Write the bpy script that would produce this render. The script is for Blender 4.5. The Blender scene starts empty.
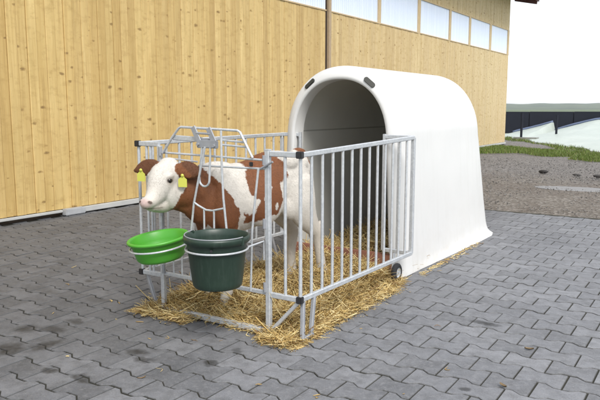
import bpy, bmesh, math, random
import numpy as np
from mathutils import Vector, Matrix
from math import radians as R, sin, cos, pi
random.seed(7); rng = np.random.default_rng(11)
S = bpy.context.scene; COL = S.collection

# ------------------------------------------------------------ camera
cam_d = bpy.data.cameras.new('camera'); cam = bpy.data.objects.new('camera', cam_d); COL.objects.link(cam)
cam_d.sensor_width = 36.0; cam_d.lens = 656.0 / 600 * 36; cam_d.clip_start = 0.05; cam_d.clip_end = 9000
CAMLOC = Vector((1.97270256, -2.73518784, 1.2))
cam.location = CAMLOC; cam.rotation_euler = (R(90 - 7.983316), 0, R(32.806084))
S.camera = cam

# ------------------------------------------------------------ sky, sun, exposure
SUN_AZ = (0.80, -0.60); SUN_EL = R(48)
w = bpy.data.worlds.new('World'); S.world = w; w.use_nodes = True
nt = w.node_tree; nt.nodes.clear()
sky = nt.nodes.new('ShaderNodeTexSky'); sky.sky_type = 'NISHITA'; sky.sun_disc = False
sky.sun_elevation = SUN_EL; sky.sun_rotation = math.atan2(SUN_AZ[0], SUN_AZ[1])
sky.air_density = 1.0; sky.dust_density = 1.0; sky.ozone_density = 1.0
bg = nt.nodes.new('ShaderNodeBackground'); bg.inputs['Strength'].default_value = 0.135
wo = nt.nodes.new('ShaderNodeOutputWorld')
cl = nt.nodes.new('ShaderNodeMix'); cl.data_type = 'RGBA'; cl.inputs[0].default_value = 0.82     # bright overcast veil over the blue
cl.inputs[7].default_value = (4.9, 5.0, 5.2, 1); nt.links.new(sky.outputs[0], cl.inputs[6])
nt.links.new(cl.outputs[2], bg.inputs[0]); nt.links.new(bg.outputs[0], wo.inputs[0])
sl = bpy.data.lights.new('sun', 'SUN'); sl.energy = 1.85; sl.angle = R(22); sl.color = (1.0, 0.965, 0.91)
sun = bpy.data.objects.new('sun', sl); COL.objects.link(sun)
dv = Vector((-SUN_AZ[0] * cos(SUN_EL), -SUN_AZ[1] * cos(SUN_EL), -sin(SUN_EL)))
sun.rotation_euler = dv.to_track_quat('-Z', 'Y').to_euler(); sun.location = (6, -6, 9)
S.view_settings.view_transform = 'Standard'; S.view_settings.look = 'None'
S.view_settings.exposure = 1.0; S.view_settings.gamma = 1.0; S.view_settings.use_curve_mapping = False

# ------------------------------------------------------------ helpers
def tag(o, label=None, cat=None, group=None, kind=None):
    if label: o['label'] = label
    if cat: o['category'] = cat
    if group: o['group'] = group
    if kind: o['kind'] = kind
    return o

def thing(name, loc, label, cat, group=None, rz=0.0):
    o = bpy.data.objects.new(name, None); o.empty_display_size = 0.1
    COL.objects.link(o); o.location = loc; o.rotation_euler = (0, 0, rz)
    return tag(o, label, cat, group)

def mobj(name, verts, faces, m, parent=None, smooth=False, colors=None):
    me = bpy.data.meshes.new(name)
    me.from_pydata([tuple(v) for v in verts], [], [tuple(f) for f in faces])
    if colors is not None:
        a = me.color_attributes.new('Col', 'FLOAT_COLOR', 'POINT')
        c = np.ones((len(verts), 4), dtype=np.float32); c[:, :3] = colors
        a.data.foreach_set('color', c.ravel())
    if smooth: me.shade_smooth()
    me.materials.append(m)
    o = bpy.data.objects.new(name, me); COL.objects.link(o)
    if parent is not None:
        o.parent = parent
        p = parent
        off = Vector((0, 0, 0)); rz = 0
        while p is not None:
            off += p.location; p = p.parent
        if off.length > 0: me.transform(Matrix.Translation(-off))   # verts are given in world space
    me.update()
    return o

class MB:
    """collects pieces given in world space into one mesh"""
    def __init__(s): s.v = []; s.f = []; s.c = []
    def add(s, vs, fs, c=None):
        n = len(s.v); s.v += [tuple(x) for x in vs]; s.f += [tuple(i + n for i in f) for f in fs]
        s.c += [c if c is not None else (1, 1, 1)] * len(vs)
    def box(s, x0, x1, y0, y1, z0, z1, b=0.0, c=None):
        if b <= 0:
            vs = [(x, y, z) for z in (z0, z1) for y in (y0, y1) for x in (x0, x1)]
            s.add(vs, [(0, 2, 3, 1), (4, 5, 7, 6), (0, 1, 5, 4), (2, 6, 7, 3), (0, 4, 6, 2), (1, 3, 7, 5)], c); return
        bm = bmesh.new(); bmesh.ops.create_cube(bm, size=1)
        for v in bm.verts:
            v.co = Vector(((x0 + x1) / 2 + v.co.x * (x1 - x0), (y0 + y1) / 2 + v.co.y * (y1 - y0), (z0 + z1) / 2 + v.co.z * (z1 - z0)))
        bmesh.ops.bevel(bm, geom=bm.edges[:], offset=b, segments=2, affect='EDGES')
        s.bm(bm, c)
    def bm(s, bm, c=None):
        bm.verts.index_update(); s.add([v.co[:] for v in bm.verts], [[v.index for v in f.verts] for f in bm.faces], c); bm.free()
    def tube(s, pts, r, n=8, closed=False, c=None, caps=True):
        P = [Vector(p) for p in pts]; N = len(P); rings = []
        rr = r if isinstance(r, (list, tuple)) else [r] * N
        up = None
        for i in range(N):
            if closed: t = (P[(i + 1) % N] - P[i - 1]).normalized()
            else: t = (P[min(i + 1, N - 1)] - P[max(i - 1, 0)]).normalized()
            if up is None:
                a = Vector((0, 0, 1)) if abs(t.z) < 0.9 else Vector((1, 0, 0))
                up = (a - t * a.dot(t)).normalized()
            else:
                up = (up - t * up.dot(t)).normalized()
            sd = t.cross(up)
            rings.append([P[i] + up * rr[i] * cos(2 * pi * k / n) + sd * rr[i] * sin(2 * pi * k / n) for k in range(n)])
        vs = [v for rg in rings for v in rg]; fs = []
        for i in range(N if closed else N - 1):
            j = (i + 1) % N
            for k in range(n):
                k2 = (k + 1) % n; fs.append((i * n + k, i * n + k2, j * n + k2, j * n + k))
        if not closed and caps:
            fs.append(tuple(range(n - 1, -1, -1))); fs.append(tuple((N - 1) * n + k for k in range(n)))
        s.add(vs, fs, c)
    def bar(s, p0, p1, a, b, upv=(0, 0, 1), bev=0.0035):
        """rectangular profile bar a (side) x b (up) from p0 to p1 with rounded long edges"""
        p0 = Vector(p0); p1 = Vector(p1); t = (p1 - p0).normalized(); u = Vector(upv)
        if abs(t.dot(u)) > 0.95: u = Vector((0, 1, 0))
        u = (u - t * u.dot(t)).normalized(); sd = t.cross(u)
        a2, b2 = a / 2, b / 2; q = bev
        prof = [(-a2 + q, -b2), (a2 - q, -b2), (a2, -b2 + q), (a2, b2 - q), (a2 - q, b2), (-a2 + q, b2), (-a2, b2 - q), (-a2, -b2 + q)]
        vs = [p + sd * x + u * y for p in (p0, p1) for x, y in prof]
        fs = [(k, (k + 1) % 8, 8 + (k + 1) % 8, 8 + k) for k in range(8)] + [tuple(range(7, -1, -1)), tuple(range(8, 16))]
        s.add(vs, fs)
    def build(s, name, m, parent=None, smooth=False, colors=False):
        return mobj(name, s.v, s.f, m, parent, smooth, np.array(s.c) if colors else None)

def auto_smooth(o, ang=35):
    me = o.data; bm = bmesh.new(); bm.from_mesh(me)
    for f in bm.faces: f.smooth = True
    for e in bm.edges:
        if len(e.link_faces) == 2 and e.calc_face_angle(0) > R(ang): e.smooth = False
    bm.to_mesh(me); bm.free(); return o

def fixn(o):
    bm = bmesh.new(); bm.from_mesh(o.data); bmesh.ops.recalc_face_normals(bm, faces=bm.faces[:]); bm.to_mesh(o.data); bm.free(); return o

# ------------------------------------------------------------ materials
class NT:
    def __init__(s, name):
        s.m = bpy.data.materials.new(name); s.m.use_nodes = True; s.t = s.m.node_tree; s.p = s.t.nodes['Principled BSDF']
        s.out = s.t.nodes['Material Output']; s._tc = None
    def n(s, typ, **kw):
        nd = s.t.nodes.new(typ)
        for k, v in kw.items():
            if hasattr(nd, k): setattr(nd, k, v)
        return nd
    def l(s, a, b): s.t.links.new(a, b)
    def tc(s, out='Object'):
        if s._tc is None: s._tc = s.n('ShaderNodeTexCoord')
        return s._tc.outputs[out]
    def mapped(s, scale, loc=(0, 0, 0), rot=(0, 0, 0)):
        mp = s.n('ShaderNodeMapping'); mp.inputs['Scale'].default_value = scale; mp.inputs['Location'].default_value = loc
        mp.inputs['Rotation'].default_value = rot
        s.l(s.tc(), mp.inputs[0]); return mp.outputs[0]
    def noise(s, vec, scale, detail=4, rough=0.55, out='Fac', dist=0.0):
        nd = s.n('ShaderNodeTexNoise'); nd.inputs['Scale'].default_value = scale; nd.inputs['Detail'].default_value = detail
        nd.inputs['Roughness'].default_value = rough; nd.inputs['Distortion'].default_value = dist
        s.l(vec, nd.inputs['Vector']); return nd.outputs[out]
    def ramp(s, fac, stops):
        nd = s.n('ShaderNodeValToRGB'); cr = nd.color_ramp
        while len(cr.elements) < len(stops): cr.elements.new(0.5)
        for e, (p, c) in zip(cr.elements, stops):
            e.position = p; e.color = (c[0], c[1], c[2], 1) if isinstance(c, (tuple, list)) else (c, c, c, 1)
        s.l(fac, nd.inputs[0]); return nd.outputs[0]
    def mix(s, fac, a, b, typ='MIX'):
        nd = s.n('ShaderNodeMix'); nd.data_type = 'RGBA'; nd.blend_type = typ
        for sock, v in ((nd.inputs[0], fac), (nd.inputs[6], a), (nd.inputs[7], b)):
            if isinstance(v, (int, float)): sock.default_value = v if sock == nd.inputs[0] else (v, v, v, 1)
            elif isinstance(v, tuple): sock.default_value = (v[0], v[1], v[2], 1)
            else: s.l(v, sock)
        return nd.outputs[2]
    def math(s, op, a, b=0.0, c=None, clamp=False):
        nd = s.n('ShaderNodeMath'); nd.operation = op; nd.use_clamp = clamp
        for i, v in enumerate((a, b, c)):
            if v is None: continue
            if isinstance(v, (int, float)): nd.inputs[i].default_value = v
            else: s.l(v, nd.inputs[i])
        return nd.outputs[0]
    def attr(s, name='Col'):
        nd = s.n('ShaderNodeAttribute'); nd.attribute_name = name; return nd.outputs['Color']
    def sep(s, v):
        nd = s.n('ShaderNodeSeparateXYZ'); s.l(v, nd.inputs[0]); return nd.outputs
    def bump(s, h, strength=0.3, dist=0.01):
        nd = s.n('ShaderNodeBump'); nd.inputs['Strength'].default_value = strength; nd.inputs['Distance'].default_value = dist
        s.l(h, nd.inputs['Height']); s.l(nd.outputs[0], s.p.inputs['Normal'])
    def col(s, v):
        if isinstance(v, tuple): s.p.inputs['Base Color'].default_value = (v[0], v[1], v[2], 1)
        else: s.l(v, s.p.inputs['Base Color'])
    def rough(s, v):
        if isinstance(v, (int, float)): s.p.inputs['Roughness'].default_value = v
        else: s.l(v, s.p.inputs['Roughness'])
    def set(s, k, v): s.p.inputs[k].default_value = v

def simple(name, c, rough=0.6, metal=0.0, nscale=0, namp=0.12, bump=0.0, bscale=None):
    t = NT(name); t.rough(rough); t.set('Metallic', metal)
    if nscale:
        f = t.noise(t.tc(), nscale, 5)
        t.col(t.mix(f, tuple(x * (1 - namp) for x in c), tuple(min(1, x * (1 + namp)) for x in c)))
        if bump: t.bump(t.noise(t.tc(), bscale or nscale * 4, 5), bump, 0.004)
    else: t.col(c)
    return t.m

# wood boards: Col.r random per board, Col.g section tone
t = NT('spruce_boards'); at = t.attr(); rgb = t.sep(at)
comb = t.n('ShaderNodeCombineXYZ'); p = t.sep(t.tc())
t.l(p[1], comb.inputs[0]); t.l(t.math('MULTIPLY_ADD', rgb[0], 37.0, p[2]), comb.inputs[1]); t.l(t.math('MULTIPLY', rgb[0], 91.0), comb.inputs[2])
mp = t.n('ShaderNodeMapping'); mp.inputs['Scale'].default_value = (26, 1.3, 1); t.l(comb.outputs[0], mp.inputs[0])
grain = t.noise(mp.outputs[0], 1.0, 6, 0.6, dist=0.6)
mp2 = t.n('ShaderNodeMapping'); mp2.inputs['Scale'].default_value = (120, 3.0, 1); t.l(comb.outputs[0], mp2.inputs[0])
fine = t.noise(mp2.outputs[0], 1.0, 3, 0.6)
base = t.ramp(grain, [(0.25, (0.33, 0.215, 0.062)), (0.45, (0.495, 0.347, 0.120)), (0.72, (0.61, 0.463, 0.195))])
base = t.mix(t.math('MULTIPLY', fine, 0.35), base, (0.64, 0.51, 0.29))
tone = t.ramp(rgb[0], [(0.0, (0.78, 0.70, 0.56)), (0.35, (0.99, 0.94, 0.84)), (0.7, (1.08, 1.06, 1.02)), (1.0, (0.86, 0.80, 0.70))])
base = t.mix(1.0, base, tone, 'MULTIPLY')
base = t.mix(t.math('MULTIPLY', rgb[1], 0.62), base, (0.56, 0.475, 0.32))
# knots
mpk = t.n('ShaderNodeMapping'); mpk.inputs['Scale'].default_value = (6.5, 12.0, 1); t.l(comb.outputs[0], mpk.inputs[0])
vo = t.n('ShaderNodeTexVoronoi'); vo.voronoi_dimensions = '3D'; vo.feature = 'F1'; vo.inputs['Scale'].default_value = 1.0
wob = t.noise(mpk.outputs[0], 2.6, 4, out='Color')
addv = t.n('ShaderNodeVectorMath'); addv.operation = 'MULTIPLY_ADD'; t.l(wob, addv.inputs[0]); addv.inputs[1].default_value = (0.55, 0.30, 0); t.l(mpk.outputs[0], addv.inputs[2])
t.l(addv.outputs[0], vo.inputs['Vector'])
sel = t.sep(vo.outputs['Color'])
rad = t.math('MULTIPLY_ADD', sel[1], 0.22, 0.05)
kd = t.math('DIVIDE', vo.outputs['Distance'], rad)
on = t.math('GREATER_THAN', sel[0], 0.30)
halo = t.math('MULTIPLY', t.ramp(kd, [(0.0, 1.0), (0.75, 0.85), (1.0, 0.45), (2.2, 0.0)]), on)
core = t.math('MULTIPLY', t.ramp(kd, [(0.0, 1.0), (0.55, 0.7), (0.8, 0.0)]), on)
base = t.mix(t.math('MULTIPLY', halo, 0.75), base, (0.27, 0.155, 0.040))
base = t.mix(t.math('MULTIPLY', core, 0.80), base, (0.12, 0.065, 0.02))
blotch = t.noise(t.tc(), 0.5, 3)
base = t.mix(t.math('MULTIPLY', t.ramp(blotch, [(0.35, 0.0), (0.7, 1.0)]), 0.22), base, (0.48, 0.33, 0.15))
sm = t.noise(t.mapped((5, 5, 9)), 1.6, 5, 0.7)
base = t.mix(t.math('MULTIPLY', t.ramp(sm, [(0.50, 0.0), (0.70, 1.0)]), 0.50), base, (0.34, 0.215, 0.065))
sk = t.noise(t.mapped((9, 9, 0.8)), 1.0, 4, 0.6); base = t.mix(t.math('MULTIPLY', t.ramp(sk, [(0.45, 0.0), (0.75, 1.0)]), 0.45), base, (0.38, 0.26, 0.085))
t.col(base); t.rough(0.72); t.bump(grain, 0.25, 0.004)
M_wood = t.m

t = NT('concrete_paver'); at = t.attr(); rgb = t.sep(at)
n1 = t.noise(t.tc(), 2.2, 5); n2 = t.noise(t.tc(), 160, 3, 0.7); n3 = t.noise(t.tc(), 14, 5, 0.6); n4 = t.noise(t.tc(), 60, 4, 0.7)
base = t.ramp(rgb[0], [(0.0, (0.100, 0.103, 0.112)), (0.5, (0.138, 0.142, 0.154)), (1.0, (0.185, 0.189, 0.202))])
base = t.mix(t.ramp(n1, [(0.35, 0.0), (0.7, 0.5)]), base, (0.20, 0.202, 0.21))
base = t.mix(t.ramp(n3, [(0.42, 0.0), (0.70, 0.60)]), base, (0.070, 0.070, 0.072))
n5 = t.noise(t.tc(), 32, 5, 0.7); base = t.mix(t.ramp(n5, [(0.50, 0.0), (0.72, 0.55)]), base, (0.235, 0.235, 0.24))
base = t.mix(t.ramp(n4, [(0.5, 0.0), (0.8, 0.5)]), base, (0.20, 0.20, 0.20))
base = t.mix(t.ramp(n2, [(0.30, 0.5), (0.48, 0.0), (0.58, 0.0), (0.75, 0.5)]), base, t.mix(t.math('GREATER_THAN', n2, 0.5), (0.05, 0.05, 0.052), (0.24, 0.24, 0.245)))
base = t.mix(t.math('MULTIPLY', rgb[2], 0.8), base, (0.030, 0.028, 0.020))        # sand and moss caught in the joint edges
# barn-side shade mask; oil and damp stains of their own outline follow below
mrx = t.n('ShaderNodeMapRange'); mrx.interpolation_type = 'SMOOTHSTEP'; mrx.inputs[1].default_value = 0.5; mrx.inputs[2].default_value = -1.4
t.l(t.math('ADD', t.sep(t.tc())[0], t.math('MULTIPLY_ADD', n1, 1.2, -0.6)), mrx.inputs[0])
base = t.mix(t.math('MULTIPLY', mrx.outputs[0], 0.80), base, t.mix(1.0, base, (.52, .52, .52), 'MULTIPLY'))     # barn-side shade painted into the paver colour
t.base = base; PAV = t

M_joint = simple('mossy_joint_sand', (0.022, 0.021, 0.013), 0.95, 0, 9, 0.45, 0.6, 150)

t = NT('galvanised_steel'); f = t.noise(t.tc(), 35, 5, 0.65)
vo = t.n('ShaderNodeTexVoronoi'); vo.inputs['Scale'].default_value = 90; t.l(t.tc(), vo.inputs['Vector'])
sp = t.sep(vo.outputs['Color'])
t.col(t.mix(sp[0], t.mix(f, (0.36, 0.38, 0.40), (0.58, 0.60, 0.62)), t.mix(f, (0.44, 0.46, 0.48), (0.66, 0.68, 0.69))))
t.rough(t.math('MULTIPLY_ADD', f, 0.25, 0.34)); t.set('Metallic', 0.40); t.bump(f, 0.12, 0.002)
M_galv = t.m
t = NT('dull_zinc'); f = t.noise(t.tc(), 20, 5, 0.65)
t.col(t.mix(f, (0.24, 0.25, 0.27), (0.42, 0.43, 0.45))); t.rough(0.6); t.set('Metallic', 0.45)
M_zinc = t.m

t = NT('white_gelcoat'); f = t.noise(t.tc(), 3.0, 5); z = t.sep(t.tc())[2]
dirt = t.math('MULTIPLY', t.ramp(z, [(0.0, 1.0), (0.10, 0.35), (0.45, 0.0)]), t.ramp(t.noise(t.tc(), 9, 5, 0.7), [(0.4, 0.0), (0.75, 1.0)]))
base = t.mix(f, (0.62, 0.62, 0.61), (0.68, 0.675, 0.66))
scf = t.noise(t.mapped((2, 14, 3), rot=(0.5, 0, 0)), 3, 6, .75); base = t.mix(t.ramp(scf, [(.60, 0.0), (.68, .35)]), base, (.52, .52, .50))
stk = t.noise(t.mapped((9, 9, .5)), 2, 4, .6); base = t.mix(t.ramp(stk, [(.55, 0.0), (.8, .30)]), base, (.50, .49, .45))
t.col(t.mix(t.math('MULTIPLY', dirt, 0.5), base, (0.45, 0.40, 0.32))); t.rough(0.32); t.bump(t.noise(t.tc(), 5, 3), 0.08, 0.02)
M_gel = t.m
t = NT('inner_gelcoat'); f = t.noise(t.tc(), 4.0, 6, 0.65)
base = t.mix(f, (0.56, 0.56, 0.53), (0.66, 0.66, 0.62))
z = t.sep(t.tc())[2]
seam = t.math('LESS_THAN', t.math('ABSOLUTE', t.math('SUBTRACT', z, 1.02)), 0.006)
base = t.mix(t.math('MULTIPLY', seam, 0.5), base, (0.14, 0.14, 0.12))
t.col(base); t.rough(0.6)
M_gelin = t.m
M_black = simple('black_plastic', (0.018, 0.018, 0.02), 0.5)
M_rubber = simple('black_rubber', (0.025, 0.025, 0.027), 0.75, 0, 30, 0.3)
M_vent = simple('vent_hole_shade', (0.028, 0.028, 0.022), 0.6)  # dark colour painted for the shade inside the vent openings
t = NT('green_plastic'); f = t.noise(t.tc(), 8, 5); t.col(t.mix(f, (0.055, 0.27, 0.022), (0.078, 0.34, 0.030))); t.rough(0.38); t.set('Subsurface Weight', 0.0); t.bump(t.noise(t.tc(), 60, 4), 0.06, 0.002)
M_green = t.m
t = NT('dark_green_plastic'); f = t.noise(t.tc(), 7, 6, 0.7); sc = t.noise(t.mapped((50, 50, 4)), 1, 5, 0.7)
t.col(t.mix(t.ramp(sc, [(0.5, 0.0), (0.75, 0.5)]), t.mix(f, (0.011, 0.025, 0.017), (0.018, 0.038, 0.025)), (0.045, 0.070, 0.055))); t.rough(0.42); t.bump(t.noise(t.tc(), 60, 4), 0.08, 0.002)
M_dgreen = t.m
M_tag = simple('yellow_tag', (0.52, 0.52, 0.085), 0.45)
M_eye = simple('calf_eye', (0.012, 0.008, 0.006), 0.06)
M_hoof = simple('hoof_horn', (0.30, 0.26, 0.21), 0.6, 0, 30, 0.3)
M_redwood = simple('reddish_plank', (0.24, 0.105, 0.065), 0.8, 0, 12, 0.35, 0.3, 60)
M_red = simple('red_brown_fascia', (0.085, 0.022, 0.015), 0.6)
M_darkpost = simple('dark_joint', (0.035, 0.022, 0.012), 0.8)
t = NT('calf_hide'); n = t.noise(t.tc(), 45, 5, 0.7); n2 = t.noise(t.tc(), 7, 4)
c = t.mix(t.math('MULTIPLY', n, 0.22), t.attr(), (0.02, 0.01, 0.005)); t.col(c); t.rough(0.75)
t.bump(t.noise(t.mapped((260, 260, 70)), 1, 3), 0.25, 0.002)
M_hide = t.m
t = NT('calf_hair'); t.col(t.attr()); t.rough(0.62); M_hair = t.m
t = NT('straw'); n = t.noise(t.tc(), 40, 2); t.col(t.mix(t.math('MULTIPLY', n, 0.3), t.attr(), (0.30, 0.19, 0.07))); t.rough(0.5); M_straw = t.m
t = NT('straw_litter'); n = t.noise(t.tc(), 60, 5, 0.7); t.col(t.ramp(n, [(0.3, (0.05, 0.028, 0.01)), (0.55, (0.20, 0.125, 0.045)), (0.75, (0.36, 0.25, 0.10))])); t.rough(0.9); t.bump(n, 0.8, 0.02); M_litter = t.m
t = NT('polycarbonate_sheet'); n = t.noise(t.mapped((1, 9, 0.3)), 1, 3); t.col(t.mix(n, (0.52, 0.60, 0.76), (0.72, 0.78, 0.86))); t.rough(0.25); M_poly = t.m

# ------------------------------------------------------------ ground
def ground_z(x, y):
    return 0.0
t = NT('gravelly_soil'); pz = t.tc()
n1 = t.noise(pz, 0.9, 5); n2 = t.noise(pz, 30, 5, 0.7); n3 = t.noise(pz, 5, 5, 0.6)
base = t.ramp(n2, [(0.3, (0.09, 0.073, 0.056)), (0.5, (0.18, 0.155, 0.125)), (0.72, (0.29, 0.265, 0.23))])
base = t.mix(t.ramp(n1, [(0.4, 0.0), (0.65, 0.65)]), base, (0.115, 0.085, 0.062))
base = t.mix(t.ramp(n3, [(0.5, 0.0), (0.8, 0.6)]), base, (0.09, 0.075, 0.06))
gm = t.ramp(t.math('ADD', t.sep(t.tc())[1], t.math('MULTIPLY', n3, 3.0)), [(0.0, 0.0), (1.0, 1.0)])
mr = t.n('ShaderNodeMapRange'); mr.inputs[1].default_value = 9.5; mr.inputs[2].default_value = 12.0; t.l(t.math('ADD', t.sep(t.tc())[1], t.math('MULTIPLY', n3, 3.0)), mr.inputs[0])
base = t.mix(t.math('MULTIPLY', mr.outputs[0], .7), base, t.ramp(n2, [(0.3, (.11, .11, .115)), (.7, (.27, .27, .28))]))
vv_ = t.n('ShaderNodeTexVoronoi'); vv_.inputs['Scale'].default_value = 26; t.l(pz, vv_.inputs['Vector'])
base = t.mix(0.45, base, t.ramp(t.sep(vv_.outputs['Color'])[0], [(0, (.07, .057, .044)), (.6, (.19, .165, .14)), (1, (.36, .34, .31))]))
t.col(base); t.rough(0.9); t.bump(t.math('ADD', n2, vv_.outputs['Distance']), 0.9, 0.04); M_soil = t.m
t = NT('grassland'); n1 = t.noise(t.tc(), 0.4, 5); t.col(t.ramp(n1, [(0.3, (0.045, 0.075, 0.02)), (0.7, (0.09, 0.12, 0.04))])); t.rough(0.9); M_field = t.m

mb = MB(); mb.add([(-1600, -1600, -0.09), (1600, -1600, -0.09), (1600, 1600, -0.09), (-1600, 1600, -0.09)], [(0, 1, 2, 3)])
tag(mb.build('ground', M_field), kind='structure')

# gravel yard with gentle relief
nx, ny = 150, 150
xs = np.linspace(-14, 16, nx); ys = np.linspace(4.4, 24, ny)
gx, gy = np.meshgrid(xs, ys)
def fbm(x, y, seed=0, octs=5, f0=0.5, g=2.0, pers=0.5):
    r = np.random.default_rng(seed); out = np.zeros_like(x); a = 1; f = f0
    for o in range(octs):
        for k in range(4):
            th = r.uniform(0, 2 * pi); ph = r.uniform(0, 2 * pi); ff = f * r.uniform(0.7, 1.4)
            out += a * 0.5 * np.sin((x * cos(th) + y * sin(th)) * ff * 2 * pi + ph)
        a *= pers; f *= g
    return out
edge = np.clip((gy - 4.95) / 0.8, 0, 1)
gz = -0.016 + edge * (0.018 * fbm(gx, gy, 3, 4, 0.25) - 0.004)
gz[gy < 4.95] = -0.02
gz = gz - .045 * np.exp(-((gx - .25) / .55) ** 2 - ((gy - 8.0) / .22) ** 2)
verts = np.stack([gx, gy, gz], -1).reshape(-1, 3)
faces = [(j * nx + i, j * nx + i + 1, (j + 1) * nx + i + 1, (j + 1) * nx + i) for j in range(ny - 1) for i in range(nx - 1)]
tag(mobj('gravel_yard', verts, faces, M_soil, None, True), kind='structure')

# pavement: I-shaped interlocking concrete pavers, one mesh
PL, PW = 0.2045, 0.1494
X0, Y0 = 0.5433 - PL / 2, 0.366           # centre of one stone, joint at +-PL/2 ; row centre y
AMP = 0.0140; GAP = 0.0080
# stains
stain_px = []
def pave():
    V = []; Fc = []; Cc = []
    def wave(x, ph):        # boundary offset, ph 0/1
        u = ((x - X0) / PL + 0.5 * ph) % 1.0      # u=0 at stone centre of row parity 0
        d = abs(u - 0.5) * 2                       # 0 at stone end, 1 at centre
        k = min(max((d - 0.36) / 0.28, 0), 1)
        return 1 - 2 * k                           # +1 at ends, -1 at centre
    def outline(cx, inset):
        hx = PL / 2 - 0.0048 / 2 - inset
        us = [-1.0, -0.66, -0.30, 0.30, 0.66, 1.0]
        top = []
        hw = PW / 2 - GAP / 2 - inset
        vals = [1, 1, -1, -1, 1, 1]
        pts = []
        for uu, vv in zip(us, vals): pts.append((uu * hx if abs(uu) == 1 else uu * PL / 2, -(hw + vv * AMP)))
        for uu, vv in reversed(list(zip(us, vals))): pts.append((uu * hx if abs(uu) == 1 else uu * PL / 2, hw + vv * AMP))
        return pts
    o0 = outline(0, 0.0); o1 = outline(0, 0.0032)
    jr0 = int((-4.6 - Y0) / PW); jr1 = int((4.93 - Y0) / PW)
    for j in range(jr0, jr1 + 1):
        cy = Y0 + j * PW; sh = 0.5 * (j % 2)
        i0 = int((-4.30 - X0) / PL) - 1; i1 = int((5.6 - X0) / PL) + 1
        for i in range(i0, i1):
            cx = X0 + (i + sh) * PL
            if cx < -4.2 or cx > 5.5: continue
            dz = random.gauss(0, 0.0007); tx = random.gauss(0, 0.007); ty = random.gauss(0, 0.007)
            jx = random.gauss(0, 0.0006); jy = random.gauss(0, 0.0006)
            n = len(V); tone = min(max(random.gauss(0.5, 0.33), 0), 1)
            for (px, py) in o0: V.append((cx + px + jx, cy + py + jy, -0.02))
            for (px, py) in o0: V.append((cx + px + jx, cy + py + jy, -0.0048 + dz + px * tx + py * ty))
            for (px, py) in o1: V.append((cx + px + jx, cy + py + jy, dz + px * tx + py * ty))
            K = 12
            for r_ in (0, 1):
                for k in range(K):
                    k2 = (k + 1) % K; Fc.append((n + r_ * K + k, n + r_ * K + k2, n + (r_ + 1) * K + k2, n + (r_ + 1) * K + k))
            # top as three quads (concave outline)
            a = n + 2 * K
            Fc += [(a + 0, a + 1, a + 10, a + 11), (a + 1, a + 2, a + 9, a + 10), (a + 2, a + 3, a + 8, a + 9), (a + 3, a + 4, a + 7, a + 8), (a + 4, a + 5, a + 6, a + 7)]
            rv = random.random(); Cc += [(tone, rv, 1)] * (2 * K) + [(tone, rv, 0)] * K
    return V, Fc, Cc

# stains in paver material
def ray_ground(u, v, z=0.0):
    p = R(7.983316); yw = R(32.806084)
    fh = Vector((-sin(yw), cos(yw), 0)); r = Vector((cos(yw), sin(yw), 0)); up = Vector((0, 0, 1))
    d = (fh * cos(p) - up * sin(p)) * 656 + r * (u - 300) - (up * cos(p) + fh * sin(p)) * (v - 200)
    return CAMLOC + d * ((z - CAMLOC.z) / d.z)
t = PAV
wobx = t.noise(t.tc(), 9, 4, 0.6, out='Color')
va = t.n('ShaderNodeVectorMath'); va.operation = 'MULTIPLY_ADD'; t.l(wobx, va.inputs[0]); va.inputs[1].default_value = (0.12, 0.12, 0); t.l(t.tc(), va.inputs[2])
tot = None
# x, y, half sizes, strength
for (u, v, hx, hy, k) in [(487, 323.5, 0.12, 0.040, 1.0), (6, 350, 0.11, 0.10, 1.0), (26, 329, 0.09, 0.08, 0.95), (45, 346, 0.06, 0.12, 1.0), (53, 330, 0.10, 0.06, 0.9), (50, 371, 0.055, 0.045, 1.0),
                           (81, 378, 0.085, 0.045, 1.0), (136, 352, 0.075, 0.06, 1.0), (145, 360, 0.06, 0.04, 0.8), (75, 321, 0.10, 0.045, 0.8), (212, 363, 0.055, 0.045, 0.95), (465, 389, 0.035, 0.03, 0.9),
                           (100, 300, 0.12, 0.06, 0.45), (40, 290, 0.2, 0.08, 0.4), (90, 281, 0.06, 0.05, 0.8), (236, 350, 0.04, 0.03, 0.6)]:
    p_ = ray_ground(u, v); x, y = p_.x, p_.y
    mp = t.n('ShaderNodeMapping'); mp.vector_type = 'POINT'
    mp.inputs['Scale'].default_value = (1 / hx, 1 / hy, 0); mp.inputs['Location'].default_value = (-(x + .06) / hx, -(y + .06) / hy, 0)
    t.l(va.outputs[0], mp.inputs[0]); ln = t.n('ShaderNodeVectorMath'); ln.operation = 'LENGTH'; t.l(mp.outputs[0], ln.inputs[0])
    f = t.ramp(ln.outputs['Value'], [(0.0, k), (0.6, k * 0.8), (1.0, 0.0)])
    tot = f if tot is None else t.math('MAXIMUM', tot, f)
patch = t.math('MULTIPLY', tot, t.ramp(t.noise(t.tc(), 25, 4), [(0.3, 0.55), (0.6, 1.0)]))
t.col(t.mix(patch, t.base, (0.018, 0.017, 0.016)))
t.rough(t.math('MULTIPLY_ADD', n3, -0.25, 0.80)); hb = t.math('ADD', n2, t.math('MULTIPLY', n4, 1.5)); t.bump(hb, 0.35, 0.002)
V, Fc, Cc = pave()
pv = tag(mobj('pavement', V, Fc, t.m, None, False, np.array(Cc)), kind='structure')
mb = MB(); mb.add([(-4.4, -4.8, -0.0062), (5.7, -4.8, -0.0062), (5.7, 5.02, -0.0062), (-4.4, 5.02, -0.0062)], [(0, 1, 2, 3)])
tag(mb.build('paving_joint_bed', M_joint), kind='structure')

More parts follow.
